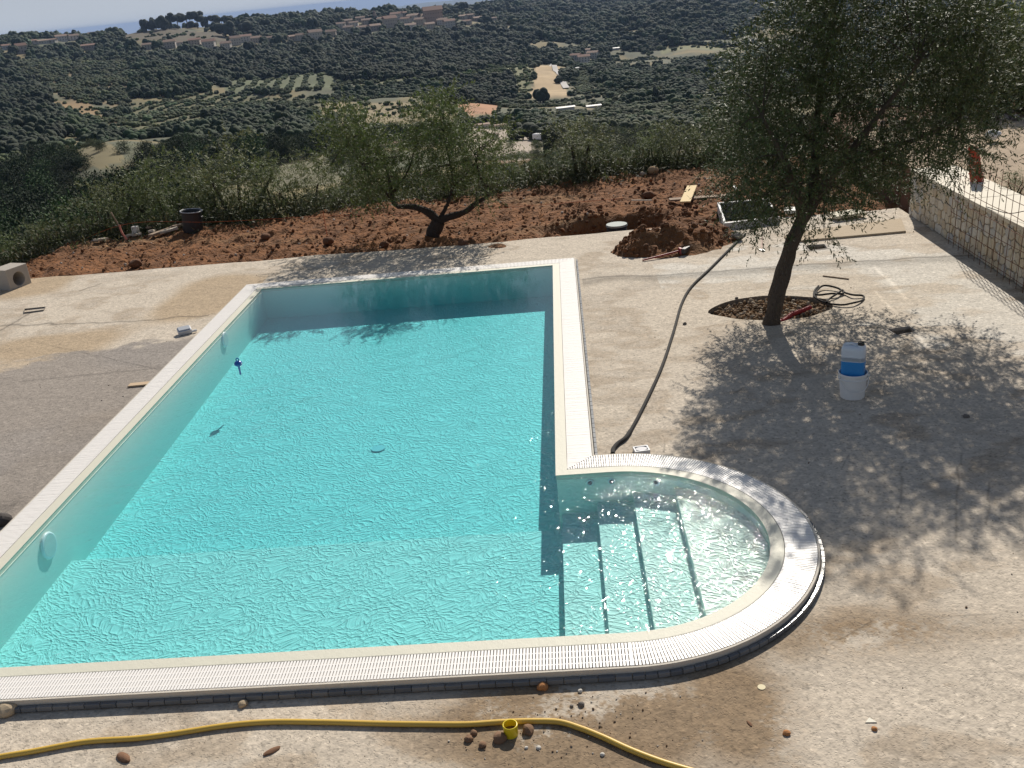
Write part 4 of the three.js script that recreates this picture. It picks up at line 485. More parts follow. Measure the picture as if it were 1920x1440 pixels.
// ---------------------------------------------------------------- woods and groves of the valley
function crownGeo(seed, lumps, cards, tall = 1) { // uneven crown: displaced lumps with loose leaf clumps round them
  const r = rng(seed), list = []; const cs = [];
  for (let i = 0; i < lumps; i++) { const a = r() * 6.283, q = i ? 0.32 + 0.12 * r() : 0, y = 0.42 + (i ? (r() - 0.4) * 0.5 : 0.05); const R = 0.24 + 0.12 * r(); cs.push([q * Math.cos(a), y * tall, q * Math.sin(a), R]);
    const g = rock(R, seed + i * 3, 2, tall), pp = g.attributes.position, pn = g.attributes.normal; for (let j = 0; j < pp.count; j++) { const v = V().fromBufferAttribute(pp, j).normalize().multiplyScalar(1.6).add(V().fromBufferAttribute(pn, j)).normalize(); pn.setXYZ(j, v.x, v.y, v.z); } g.translate(q * Math.cos(a), y * tall, q * Math.sin(a)); list.push(g); }
  const g0 = merge(list.map((g) => { uvPlanar(g); return g; })); g0.deleteAttribute('uv'); const C = []; for (let i = 0; i < g0.attributes.position.count; i += 3) { const k = 0.85 + 0.3 * r(); for (let j = 0; j < 3; j++) C.push(k, k, k); } g0.setAttribute('color', new THREE.Float32BufferAttribute(C, 3));
  const P = [], N = [], K = []; for (let i = 0; i < cards; i++) { const c = cs[Math.floor(r() * cs.length)], th = r() * 6.283, ph = Math.acos(2 * r() - 1), R = c[3] * (0.85 + 0.4 * r()), o = V(c[0] + R * Math.sin(ph) * Math.cos(th), c[1] + R * Math.cos(ph) * tall, c[2] + R * Math.sin(ph) * Math.sin(th)); const s = 0.035 + 0.045 * r(), n = V(r() - 0.5, r() * 0.8, r() - 0.5).normalize(), a = V(r() - 0.5, r() - 0.5, r() - 0.5).cross(n).normalize(), b = V().crossVectors(n, a), k = 0.8 + 0.5 * r();
    for (const [f, g] of [[-1, -0.6], [1, -0.4], [0.1, 1]]) { P.push(o.x + s * (a.x * f + b.x * g), o.y + s * (a.y * f + b.y * g), o.z + s * (a.z * f + b.z * g)); N.push(n.x, n.y, n.z); K.push(k, k, k); } }
  const g1 = new THREE.BufferGeometry(); g1.setAttribute('position', new THREE.Float32BufferAttribute(P, 3)); g1.setAttribute('normal', new THREE.Float32BufferAttribute(N, 3)); g1.setAttribute('color', new THREE.Float32BufferAttribute(K, 3)); return mergeGeometries([g0, g1]);
}
const farMat = std(0xffffff, 0.9, { vertexColors: true, side: THREE.DoubleSide });
const CROWNS = [crownGeo(1, 7, 90), crownGeo(2, 8, 90), crownGeo(3, 6, 110, 1.25), crownGeo(4, 6, 100, 0.8)];
function leafyCrown(seed, n, tall) { const r = rng(seed), cl = []; for (let i = 0; i < n; i++) { const a = r() * 6.283, ph = Math.acos(1 - 1.7 * r()), q = 0.27 + 0.1 * r(); cl.push([q * Math.sin(ph) * Math.cos(a), (0.42 + q * Math.cos(ph) * 1.1) * tall, q * Math.sin(ph) * Math.sin(a), 0.09 + 0.06 * r(), 1]); } return leaves(seed, cl, 0.05, 0.034, 9, 6, [[0.85, 0.85, 0.85], [1.1, 1.1, 1.1], [0.7, 0.7, 0.7], [1.5, 1.5, 1.4]], 0.15); }
const FINE = [leafyCrown(11, 38, 1), leafyCrown(12, 42, 1.2), leafyCrown(13, 34, 0.9)];
// trees one can tell apart on the ridge: stone pines, cypresses, round trees
const ridgeGreen = std([0.028, 0.038, 0.020], 0.95, { vertexColors: true, side: THREE.DoubleSide }), ridgeBark = std([0.07, 0.05, 0.04], 0.9);
function ridgeTree(px, base, top, wpx, type, label) {
  const p = T(px, base), d = p.distanceTo(CP), m = d / 1960, h = Math.max(2, (base - top) * m), w = wpx * m; BUILT.push([Math.atan2(p.x - CP.x, -(p.z - CP.z)), 0.5 * wpx / 1960, (p.y - CP.y) / d + 2 / 1960, d]); const t = thing(type === 'pine' ? 'stone_pine' : type === 'cypress' ? 'cypress' : 'round_tree', label, type === 'pine' ? 'pine tree' : type === 'cypress' ? 'cypress' : 'tree', [p.x, p.y - 0.5, p.z], px);
  const pine = type === 'pine', cy = type === 'cypress';
  part(t, 'trunk', limb([V(0, -1, 0), V(w * 0.03, h * 0.4, 0), V(0, h * (pine ? 0.75 : 0.5), 0)], w * (pine ? 0.045 : 0.06), w * 0.03, 5, 6), ridgeBark);
  const c = part(t, 'crown', CROWNS[cy ? 2 : px % 2], ridgeGreen); if (pine) { c.scale.set(w, h * 0.62, w); c.position.y = h * 0.46; } else if (cy) { c.scale.set(w, h * 0.86, w); c.position.y = 0; } else { c.scale.set(w * 1.1, h * 1.05, w * 1.1); c.position.y = 0; }
}
[[238, 62, 49, 20, 'pine', 'stone pine at the left foot of the pine hill'], [254, 60, 47, 20, 'pine', 'stone pine second from the left foot of the pine hill'], [275, 58, 38, 14, 'round', 'ragged conifer left of the dark clump on the pine hill'], [288, 57, 35, 14, 'round', 'dark tree left in the clump on the pine hill'], [304, 56, 32, 20, 'round', 'broad dark tree in the clump on the pine hill'], [318, 55, 29, 9, 'cypress', 'pointed tree in the dark clump on the pine hill'], [334, 54, 27, 22, 'pine', 'stone pine right of the dark clump on the hill'], [352, 53, 28, 26, 'pine', 'broad stone pine in the middle of the hilltop'], [371, 53, 25, 24, 'pine', 'tallest stone pine on the hilltop'], [385, 52, 33, 10, 'round', 'thin pale tree right of the tallest stone pine'], [403, 51, 31, 20, 'pine', 'stone pine with open trunk standing apart on the hill'], [418, 52, 32, 16, 'pine', 'stone pine right of the one standing apart'], [431, 52, 32, 15, 'pine', 'stone pine at the right end of the hilltop row'], [424, 68, 42, 26, 'round', 'round dark tree below the right end of the pine row'], [449, 54, 35, 6, 'cypress', 'lone narrow cypress right of the pine hill'], [464, 60, 38, 24, 'round', 'round dark tree right of the lone cypress'], [838, 28, 17, 16, 'round', 'round tree beside the big house at the top of the old town'], [855, 27, 15, 10, 'cypress', 'small pointed tree right of the old town top'], [1014, 192, 163, 25, 'round', 'dark round tree at the foot of the straw coloured field'], [1230, 190, 158, 8, 'cypress', 'tall dark cypress among the groves on the right'], [1048, 155, 141, 14, 'round', 'tree beside the country lane along the straw field'], [980, 262, 222, 40, 'round', 'large dark tree right of the pale farm yard'], [1015, 262, 228, 34, 'round', 'dark tree second right of the pale farm yard'], [1035, 285, 232, 26, 'round', 'tall tree behind the vine rows']].forEach((a) => ridgeTree(...a));

const PINES = [ang([[225, 60]])[0][0], ang([[442, 60]])[0][0]];
const TINT = [[0.023, 0.050, 0.013], [0.060, 0.084, 0.031], [0.062, 0.092, 0.020]];
function tint(kind, k, r) { const c = TINT[kind], w = r(); const q = k * (0.5 + 1.0 * r() * r() + 0.25 * r()); return lin(c[0] * q * (0.85 + 0.4 * w), c[1] * q, c[2] * q * (1.1 - 0.3 * w)); }
const nearTrees = [];
{
  const r = rng(2024), mk = CROWNS.map(() => []), ck = CROWNS.map(() => []), fk = FINE.map(() => []), fc = FINE.map(() => []);
  const clear = COVER.filter((c) => c.wood < 0.3);
  const hidden = (x, z, h, d) => { const az = Math.atan2(x - CP.x, -(z - CP.z)), e = (landY(x, z) + h * 0.85 - CP.y) / d; if (d > 1450 && az > PINES[0] && az < PINES[1] && hash2(Math.round(x), Math.round(z)) > 0.12) return true; const e0 = (landY(x, z) - CP.y) / d, wa = 0.35 * h / d; for (const c of clear) if (d < c.q.dist + 5) for (let k = 0; k < 5; k++) for (let q = -1; q < 2; q++) if (inPoly(c.q.view, az + q * wa, lerp(e0, e + 0.15 * h / d, k / 4))) return true; for (const b of BUILT) if (d < b[3] + 12 && d > b[3] - 260 && Math.abs(az - b[0]) < b[1] && e > b[2] + (d > b[3] - 6 ? -1 : 0)) return true; return false; };
  const plant = (x, z, w, h, kind, dark) => { const d = Math.hypot(x - CP.x, z - CP.z); if (hidden(x, z, h, d)) return; const y = landY(x, z), m = mat4(V(x, y - h * 0.12, z), Q(0, r() * 6.28, 0), V(w, h, w)), c = tint(kind, dark, r);
    if (d < 330) { nearTrees.push([x, y, z, w, h, kind, c, d]); return; } const k = Math.floor(r() * CROWNS.length); mk[k].push(m); ck[k].push(c); };
  for (let d = 46; d < 2650;) { const s = Math.max(4.2, d * 0.0057), da = s / d; for (let a = -0.56; a < 0.62; a += da) {
    const dd = d + (r() - 0.5) * s, aa = a + (r() - 0.5) * da, x = CP.x + dd * Math.sin(aa), z = CP.z - dd * Math.cos(aa), c = coverAt(x, z); let p, kind, dark = 1;
    if (c) { p = c.wood; kind = c.kind ?? 2; dark = c.dark ?? 1; } else { const n = fbm(x / 110, z / 110, 4) + (d > 1350 ? 0.12 : 0); p = smoothstep(n, 0.42, 0.56) * 0.9 + 0.1; kind = n > 0.56 ? 0 : n > 0.46 ? 1 : 2; if (d < 130) p *= 0.9; dark = d > 1300 ? 0.8 : 0.92; }
    if (r() > p) continue; const big = kind === 0 ? 1.15 : kind === 1 ? 0.85 : 0.55; const w = s * (r() < 0.1 ? 1.4 + 0.4 * r() : 0.7 + 0.6 * r()) * (kind === 0 ? 1.0 : kind === 1 ? 0.7 : 0.48) * (d < 130 ? 0.75 : 1); plant(x, z, w, w * (kind === 0 ? 0.8 + 0.4 * r() : 0.7 + 0.2 * r()), kind, dark);
    } d += s * 0.92; }
  for (const c of COVER) if (c.rows) { const [x0, x1, z0, z1] = c.q.bb, cx = (x0 + x1) / 2, cz = (z0 + z1) / 2, R = Math.hypot(x1 - x0, z1 - z0) / 2, ca = Math.cos(c.dir), sa = Math.sin(c.dir); const along = c.along ?? c.size * 0.8;
    for (let u = -R; u < R; u += c.rows) for (let v = -R; v < R; v += along) { const x = cx + u * ca - v * sa + (r() - 0.5) * c.rows * 0.22, z = cz + u * sa + v * ca + (r() - 0.5) * along * 0.3; if (!inPoly(c.q, x, z) || r() < 0.06) continue; const w = c.size * (0.75 + 0.5 * r()); plant(x, z, w, w * 0.7, 1, 1.1); } }
  mk.forEach((m, k) => m.length && stuff(scene, 'woodland', CROWNS[k], farMat, m, ck[k], 'woods and olive groves covering the far valley sides', 'woodland'));
  nearTrees.sort((a, b) => b[4] / b[7] - a[4] / a[7]);
  const trunkG = limb([V(0, -0.15, 0), V(0.01, 0.2, 0.01), V(0, 0.5, 0)], 0.035, 0.02, 4, 6), mats = [0.6, 1, 1.5].map((k) => TINT.map((c) => std(lin(c[0] * k, c[1] * k, c[2] * k), 0.9, { vertexColors: true, side: THREE.DoubleSide })));
  const LBL = ['dark broadleaf tree on the slope below the pool terrace', 'grey green olive tree on the slope below the pool terrace', 'round green bush on the slope below the pool terrace'], NAME = ['broadleaf_tree', 'slope_olive', 'slope_bush'], CAT = ['tree', 'olive tree', 'bush'];
  const rest = FINE.map(() => [[], []]);
  nearTrees.forEach(([x, y, z, w, h, kind, c], i) => { const k = i % 3;
    if (i < 220) { const o = new THREE.Group(); o.name = nm(NAME[kind]); tag(o, LBL[kind], CAT[kind], ['broadleaf trees on the near slope', 'olive trees on the near slope', 'bushes on the near slope'][kind]); o.position.set(x, y - h * 0.1, z); o.scale.set(w, h, w); o.rotation.y = r() * 6.28; part(o, 'trunk', trunkG, barkDark); part(o, 'crown', FINE[k], mats[Math.floor(r() * 3)][kind]); scene.add(o); }
    else { rest[k][0].push(mat4(V(x, y - h * 0.12, z), Q(0, r() * 6.28, 0), V(w, h, w))); rest[k][1].push(c); } });
  rest.forEach(([m, c], k) => m.length && stuff(scene, 'slope_thicket', FINE[k], farMat, m, c, 'dense thicket covering the slopes below the terrace', 'thicket'));
  console.log('near trees', nearTrees.length, 'far', mk.map((m) => m.length).join());
}
// lanes draped over the land
function lane(list, width, name, label, c) { const pts = new THREE.CatmullRomCurve3(list.map(([x, y]) => T(x, y))).getSpacedPoints(60), P = [], I = []; pts.forEach((p, i) => { const q = pts[Math.min(i + 1, 60)], o = pts[Math.max(i - 1, 0)], d = V(q.x - o.x, 0, q.z - o.z).normalize(); for (const s of [-1, 1]) { const x = p.x - d.z * s * width / 2, z = p.z + d.x * s * width / 2; P.push(x, landY(x, z) + 0.7, z); } if (i) { const a = i * 2 - 2; I.push(a, a + 1, a + 2, a + 2, a + 1, a + 3); } });
  const g = new THREE.BufferGeometry(); g.setAttribute('position', new THREE.Float32BufferAttribute(P, 3)); g.setIndex(I); g.computeVertexNormals(); struct(name, g, std(c, 0.95, { side: THREE.DoubleSide }), label); }
lane([[1062, 166], [1055, 152], [1048, 138], [1040, 126], [1037, 120], [1044, 115], [1053, 113]], 5, 'country_lane', 'pale country lane beside the straw field', [0.5, 0.47, 0.44]);
lane([[372, 325], [376, 300], [382, 282], [384, 270]], 2.6, 'dirt_track', 'straight earth track climbing between the woods', [0.34, 0.23, 0.13]);
lane([[640, 240], [612, 250], [592, 262], [584, 275]], 3.2, 'dirt_track', 'pale bend of a farm track left of the forked olive', [0.42, 0.36, 0.28]);
lane([[380, 172], [388, 166], [392, 162], [380, 158]], 5, 'dirt_track', 'pale bare bend on the knoll below the village', [0.42, 0.32, 0.22]);
// ---------------------------------------------------------------- things on and round the deck
const blackHose = std([0.022, 0.02, 0.019], 0.9), rustMat = std([0.16, 0.07, 0.035], 0.85), wood = std([0.50, 0.34, 0.17], 0.8, { bumpMap: texRep(barkTex, 1, 3), bumpScale: 0.004 }), woodGrey = std([0.30, 0.22, 0.155], 0.9, { bumpMap: texRep(barkTex, 1, 3), bumpScale: 0.004 }), paleWood = std([0.52, 0.45, 0.36], 0.85);
// bucket with the canister of blue liquid in it
{
  const p = G(1602, 754); p.z -= 0.15; p.x += 0.02; const t = thing('white_bucket', 'white plastic bucket holding the blue canister, in the shade of the deck olive', 'bucket', [p.x, H0, p.z]), m = phy([0.80, 0.79, 0.76], 0.45);
  part(t, 'bucket_wall', new THREE.LatheGeometry([[0.001, 0], [0.118, 0], [0.124, 0.008], [0.143, 0.26], [0.15, 0.262], [0.151, 0.285], [0.145, 0.288], [0.14, 0.285], [0.136, 0.255], [0.12, 0.012], [0.001, 0.01]].map(([x, y]) => new THREE.Vector2(x, y)), 40), m);
  part(t, 'rim_ring', new THREE.TorusGeometry(0.1465, 0.006, 6, 40).rotateX(Math.PI / 2).translate(0, 0.225, 0), m);
  const hd = []; for (let i = 0; i <= 16; i++) { const a = i / 16 * Math.PI; hd.push(V(0.15 * Math.cos(a), 0.24 - 0.13 * Math.sin(a), 0.03 + 0.135 * Math.sin(a))); } part(t, 'handle', tube(hd, 0.004, 30, 6), std([0.75, 0.75, 0.73], 0.4)); for (const s of [-1, 1]) part(t, 'handle_lug', new THREE.CylinderGeometry(0.014, 0.014, 0.02, 12).rotateZ(Math.PI / 2).translate(s * 0.152, 0.24, 0.03), m);
  const j = thing('canister', 'translucent canister half full of blue liquid with a black cap, standing in the white bucket', 'canister', [p.x, H0 + 0.165, p.z - 0.01], -0.42), W = 0.238, D = 0.172;
  const prof = (w, d, r) => { const s = new THREE.Shape(), x = w / 2, y = d / 2; s.moveTo(-x + r, -y); s.lineTo(x - r, -y); s.quadraticCurveTo(x, -y, x, -y + r); s.lineTo(x, y - r); s.quadraticCurveTo(x, y, x - r, y); s.lineTo(-x + r, y); s.quadraticCurveTo(-x, y, -x, y - r); s.lineTo(-x, -y + r); s.quadraticCurveTo(-x, -y, -x + r, -y); return s; };
  const ex = (w, d, r, h, bv) => new THREE.ExtrudeGeometry(prof(w, d, r), { depth: h, bevelEnabled: bv > 0, bevelSize: bv, bevelThickness: bv, bevelOffset: -bv, bevelSegments: 5, curveSegments: 6 }).rotateX(-Math.PI / 2);
  part(j, 'liquid', ex(W - 0.001, D - 0.001, 0.05, 0.255, 0), phy([0.03, 0.26, 0.62], 0.35)); const shell = phy([0.66, 0.71, 0.76], 0.4);
  part(j, 'shell', ex(W, D, 0.05, 0.12, 0.045).translate(0, 0.261, 0), shell); part(j, 'shoulder', ex(W, D, 0.05, 0.045, 0.0), shell).position.y = 0.257;
  const gp = [V(-0.08, 0.395, 0.02), V(-0.06, 0.43, 0.02), V(-0.01, 0.442, 0.02), V(0.02, 0.425, 0.02), V(0.03, 0.395, 0.02)]; part(j, 'grip', tube(gp, 0.014, 20, 8), shell);
  part(j, 'neck', new THREE.CylinderGeometry(0.03, 0.034, 0.03, 20).translate(0.075, 0.43, 0.03), shell); part(j, 'cap', new THREE.CylinderGeometry(0.033, 0.035, 0.03, 20).translate(0.075, 0.452, 0.03), std([0.015, 0.015, 0.017], 0.35));
}
const onDeck = (list, r, lift = 0) => list.map(([x, y]) => { const p = G(x, y, H0 + r); p.y = H0 + r + lift; return p; });
{ const h = single('yellow_hose', tube(onDeck([[-40, 1428], [0, 1419], [60, 1409], [160, 1391], [260, 1384], [330, 1375], [420, 1361], [500, 1354], [600, 1354], [720, 1357], [800, 1358], [880, 1358], [940, 1354], [1000, 1352], [1050, 1354], [1090, 1366], [1130, 1382], [1180, 1405], [1240, 1428], [1320, 1452]], 0.019), 0.019, 260, 12), phy([0.62, 0.40, 0.07], 0.38), 'yellow garden hose winding over the deck in front of the pool', 'hose'); }
single('black_pipe', merge([tube(onDeck([[1182, 808], [1200, 775], [1240, 690], [1262, 625], [1280, 565], [1296, 538], [1330, 505], [1370, 465], [1398, 438]], 0.02), 0.018, 120, 10), tube([...onDeck([[1182, 808], [1172, 822], [1158, 832], [1150, 842], [1149, 851]], 0.02)], 0.023, 24, 10)]), blackHose, 'long black pipe running from the pool corner back to the dark pit', 'pipe');
single('black_hose_coil', tube(onDeck([[1535, 536], [1527, 548], [1530, 562], [1550, 568], [1580, 573], [1600, 571], [1618, 562], [1618, 556], [1600, 556], [1584, 550], [1570, 543], [1545, 540], [1531, 548], [1534, 556], [1560, 555], [1580, 552], [1580, 547], [1570, 555], [1555, 562], [1550, 570]], 0.016).map((p, i) => { p.y += 0.012 * (i % 3) + (i > 8 ? 0.012 : 0); return p; }), 0.014, 200, 8), blackHose, 'loose coil of black hose on the deck right of the olive trunk', 'hose');
{ const pts = [[1455, 605], [1470, 601], [1485, 594], [1500, 587], [1519, 580]].map(([x, y], i) => { const p = G(x, y, -0.1); p.y = -0.1 + 0.03 * i / 4 + (i === 2 ? 0.02 : 0); return p; }); const c = new THREE.CatmullRomCurve3(pts), rings = []; const t = thing('red_pipe', 'short red corrugated pipe lying against the foot of the deck olive', 'pipe'); const m = std([0.42, 0.035, 0.035], 0.5); part(t, 'tube', tube(pts, 0.027, 30, 10), m); for (let i = 0; i < 34; i++) { const u = i / 33, p = c.getPointAt(u), d = c.getTangentAt(u); const g = new THREE.TorusGeometry(0.027, 0.0045, 5, 12); g.applyQuaternion(new THREE.Quaternion().setFromUnitVectors(V(0, 0, 1), d)); g.translate(p.x, p.y, p.z); rings.push(g); } part(t, 'ribs', merge(rings), m); }
// yellow ring standing among clods
{ const p = G(958, 1383), t = thing('yellow_ring', 'yellow plastic pipe ring on the deck just below the yellow hose', 'ring', [p.x, H0, p.z - 0.03]); const g = new THREE.LatheGeometry([[0.041, 0], [0.047, 0], [0.047, 0.068], [0.049, 0.07], [0.049, 0.078], [0.043, 0.08], [0.041, 0.078], [0.041, 0]].map(([x, y]) => new THREE.Vector2(x, y)), 36); part(t, 'ring_wall', g, phy([0.72, 0.55, 0.02], 0.3)); part(t, 'soil_fill', new THREE.CylinderGeometry(0.0405, 0.0405, 0.03, 24).translate(0, 0.016, 0), std([0.17, 0.10, 0.05], 1)); }
[[938, 1388, 0.036, 0, 'brown clod touching the left of the yellow ring'], [990, 1372, 0.034, 0, 'brown clod at the right of the yellow ring'], [879, 1388, 0.024, 0, 'dark brown clod left of the yellow ring, farther out'], [905, 1399, 0.02, 0, 'small brown clod lower left of the yellow ring'], [888, 1376, 0.018, 0, 'small dark clod left of the yellow ring, upper one'], [1090, 1322, 0.017, 1, 'grey pebble on the deck between pool and hose'], [1072, 1325, 0.01, 1, 'tiny dark pebble left of the grey one between pool and hose'], [1088, 1297, 0.013, 2, 'small white stone chip just below the pool edge'], [1010, 1403, 0.012, 2, 'round grey pebble in the spilled soil'], [987, 1403, 0.009, 2, 'tiny white pebble in the spilled soil'], [1130, 1416, 0.012, 2, 'white pebble below the bend of the yellow hose'], [15, 1335, 0.06, 3, 'large tan stone under the pool edge at the left frame side'], [455, 1322, 0.028, 3, 'tan stone chip standing under the pool edge'], [1018, 1290, 0.032, 4, 'orange brick fragment under the pool edge'], [232, 1422, 0.04, 5, 'brown bark chip on the deck below the hose, left'], [510, 1409, 0.03, 5, 'brown chip on the deck below the hose'], [1405, 1357, 0.014, 5, 'small brown chip on the right part of the deck'], [1475, 1376, 0.018, 4, 'small reddish clod on the lower right deck'], [1640, 1368, 0.014, 4, 'reddish crumb beside the white triangular flake'], [1284, 608, 0.022, 1, 'dark pebble left of the tree pit'], [1381, 560, 0.02, 1, 'dark pebble on the deck up left of the tree pit'], [1812, 782, 0.025, 1, 'dark pebble in the sun right of the tree shade'], [1620, 1048, 0.0, 2, '']].forEach(([x, y, r, k, label], i) => { if (!r) return; const p = G(x, y); const c = [[0.20, 0.115, 0.065], [0.17, 0.15, 0.13], [0.55, 0.52, 0.46], [0.46, 0.36, 0.24], [0.42, 0.19, 0.07], [0.19, 0.10, 0.055]][k]; const flat = k === 5 ? 0.35 : 0.75; const m = single(k === 0 ? 'earth_clod' : k === 5 ? 'bark_chip' : k === 4 ? 'brick_fragment' : 'pebble', rock(r * 1.25, 60 + i, 2, flat), std(c, 0.95), label, k === 0 ? 'clod' : k === 5 ? 'chip' : k === 4 ? 'brick fragment' : 'stone'); m.position.set(p.x, H0 + r * flat * 0.55, p.z); m.rotation.y = i * 1.3; if (k === 5) m.scale.set(1.6, 1, 0.6); });
{ const a = G(1428, 1289), d = single('paper_disc', new THREE.CylinderGeometry(0.026, 0.027, 0.003, 20), std([0.66, 0.58, 0.36], 0.7), 'pale round flake on the deck right of the pool curve', 'flake'); d.position.set(a.x, H0 + 0.003, a.z); const b = G(1632, 1352), s = new THREE.Shape([new THREE.Vector2(-0.035, -0.015), new THREE.Vector2(0.035, -0.018), new THREE.Vector2(0.0, 0.025)]); const f = single('white_flake', new THREE.ExtrudeGeometry(s, { depth: 0.004, bevelEnabled: false }).rotateX(-Math.PI / 2), std([0.72, 0.68, 0.56], 0.7), 'small white triangular flake on the lower right of the deck', 'flake'); f.position.set(b.x, H0 + 0.002, b.z); }
{ // little loose grit on the deck
  const r = rng(31), ms = [], cs = [], g = rock(1, 12, 0, 0.7); for (let i = 0; i < 780; i++) { const nearSoil = i < 130; const x = nearSoil ? -0.1 + (r() + r() - 1) * 0.9 : lerp(-12, 6, r()), z = nearSoil ? 0.68 + (r() + r() - 1) * 0.4 : lerp(-12, 1.6, r()); if (x > -5.6 && x < 0.4 && z > -10.5 && z < 0.36) continue; if (Math.hypot(x - RC[0], z - RC[1]) < 1.75) continue; if (Math.hypot((x - 2.86) / 0.9, (z + 7.2) / 0.6) < 1) continue; const s = 0.003 + 0.008 * r() * r(); ms.push(mat4(V(x, H0 + s * 0.4, z), Q(r() * 6, r() * 6, r() * 6), V(s, s, s))); const k = r(); cs.push(k < 0.5 ? lin(0.16, 0.10, 0.06) : k < 0.8 ? lin(0.5, 0.46, 0.4) : lin(0.12, 0.11, 0.1)); }
  stuff(scene, 'loose_grit', g, std(0xffffff, 0.95), ms, cs, 'loose grit and crumbs scattered over the concrete deck', 'grit'); }
// boxes set in the deck
{ const p = G(1203, 849), t = thing('junction_box', 'small grey open box on the deck behind the stair bay, beside the black pipe', 'junction box', [p.x, H0, p.z], 0.15), m = std([0.52, 0.53, 0.55], 0.5); part(t, 'casing', slab([[-0.075, -0.06], [0.075, -0.06], [0.075, 0.06], [-0.075, 0.06]], [[[-0.06, -0.045], [0.06, -0.045], [0.06, 0.045], [-0.06, 0.045]]], 0.05, 0), m); part(t, 'lid', new THREE.CylinderGeometry(0.05, 0.05, 0.01, 24).scale(1.15, 1, 0.8).translate(0, 0.042, 0), std([0.34, 0.34, 0.37], 0.5)); }
{ const p = G(347, 626), t = thing('metal_box', 'small tilted grey metal box beside the left pool grate', 'box', [p.x, H0, p.z], 0.5), m = std([0.55, 0.57, 0.6], 0.4, { metalness: 0.3 }); part(t, 'casing', rbox(0.2, 0.07, 0.14, 0.008).rotateX(0.2).translate(0, 0.05, 0), m); part(t, 'lid', rbox(0.17, 0.012, 0.12, 0.004).rotateX(0.2).translate(0, 0.092, 0), std([0.42, 0.44, 0.47], 0.4)); part(t, 'conduit', new THREE.CylinderGeometry(0.02, 0.02, 0.1, 12).rotateZ(Math.PI / 2).translate(0.12, 0.03, 0.05), std([0.8, 0.8, 0.78], 0.5)); }
{ const p = G(266, 722), m = single('wood_offcut', rbox(0.34, 0.022, 0.11, 0.004), std([0.52, 0.38, 0.24], 0.8), 'short wooden board on the deck touching the left pool grate', 'board'); m.position.set(p.x, H0 + 0.014, p.z); m.rotation.y = 0.05; }
{ const p = G(5, 982), m = single('dark_stone', rock(0.09, 77, 2, 0.8), std([0.07, 0.06, 0.055], 0.9), 'dark lump at the left frame edge beside the pool grate', 'stone'); m.position.set(p.x, H0 + 0.04, p.z); }
{ const p = G(62, 583), m = single('deck_hole', curtain([[-0.2, -0.1], [0.16, -0.13], [0.22, 0.06], [-0.1, 0.12]], 0.025, -0.005), std([0.22, 0.2, 0.18], 1), 'rough broken kerb of a small hole in the left deck', 'kerb'); m.position.set(p.x, H0, p.z); }
// thermometer floating in the water
{ const p = G(446, 679, 0), t = thing('pool_thermometer', 'blue floating thermometer near the left wall of the pool', 'thermometer', [p.x, -0.02, p.z]), m = phy([0.02, 0.10, 0.38], 0.3); part(t, 'float', new THREE.SphereGeometry(0.055, 20, 14).scale(1, 0.75, 1), m); part(t, 'grip', new THREE.TorusGeometry(0.02, 0.007, 8, 16).translate(0, 0.055, 0), m); part(t, 'tube', new THREE.CylinderGeometry(0.014, 0.012, 0.14, 12).translate(0, -0.09, 0), m); }
// concrete block with a round hole
{ const p = G(11, 544), t = thing('concrete_block', 'grey concrete box with a round hole standing at the left end of the deck', 'concrete block', [p.x + 0.02, H0 - 0.06, p.z - 0.24], -0.35); const s = new THREE.Shape([new THREE.Vector2(-0.24, 0), new THREE.Vector2(0.24, 0), new THREE.Vector2(0.24, 0.44), new THREE.Vector2(-0.24, 0.44)]); const h = new THREE.Path(); h.absarc(0, 0.22, 0.14, 0, Math.PI * 2, true); s.holes.push(h); part(t, 'casing', new THREE.ExtrudeGeometry(s, { depth: 0.4, bevelEnabled: true, bevelSize: 0.008, bevelThickness: 0.008, bevelSegments: 2 }).translate(0, 0, -0.2).rotateY(Math.PI / 2), concrete); part(t, 'back_plate', box(0.03, 0.42, 0.46, -0.12, 0.22, 0), concrete); }
// tank lid in the earth hole, black pit with grey frame
{ const p = G(1158, 440, -0.42), t = thing('tank_neck', 'black tank neck with a grey lid standing in the round earth hole', 'tank', [p.x, -0.62, p.z - 0.16]); part(t, 'neck', new THREE.LatheGeometry([[0.0, 0], [0.2, 0], [0.2, 0.12], [0.19, 0.14], [0.2, 0.16], [0.2, 0.34], [0, 0.34]].map(([x, y]) => new THREE.Vector2(x, y)), 32), std([0.02, 0.02, 0.022], 0.6)); part(t, 'lid', new THREE.CylinderGeometry(0.205, 0.215, 0.035, 32).translate(0, 0.36, 0), std([0.30, 0.34, 0.32], 0.7)); }
{ const q = PITQ, c = [q.reduce((a, p) => a + p[0], 0) / 4, q.reduce((a, p) => a + p[1], 0) / 4], rel = (k) => q.map(([x, z]) => [(x - c[0]) * k, (z - c[1]) * k]), t = thing('open_pit', 'square open pit with a light grey frame, black inside, left behind the deck olive', 'pit', [c[0], 0.0, c[1]]); const blk = std([0.012, 0.012, 0.014], 1); part(t, 'frame', slab(rel(1), [rel(0.93)], 0.03, -0.3, 0.004), std([0.5, 0.5, 0.5], 0.6)); part(t, 'shaft', curtain(rel(0.93), 0, -0.62), blk); part(t, 'bottom', slab(rel(0.925), [], -0.55, -0.6), blk); for (const [a, b] of [[-0.3, 0.55], [-0.22, 0.64]]) part(t, 'valve', new THREE.CylinderGeometry(0.03, 0.03, 0.05, 14).translate(a, -0.5, b * 0.5), std([0.75, 0.77, 0.8], 0.3)); }
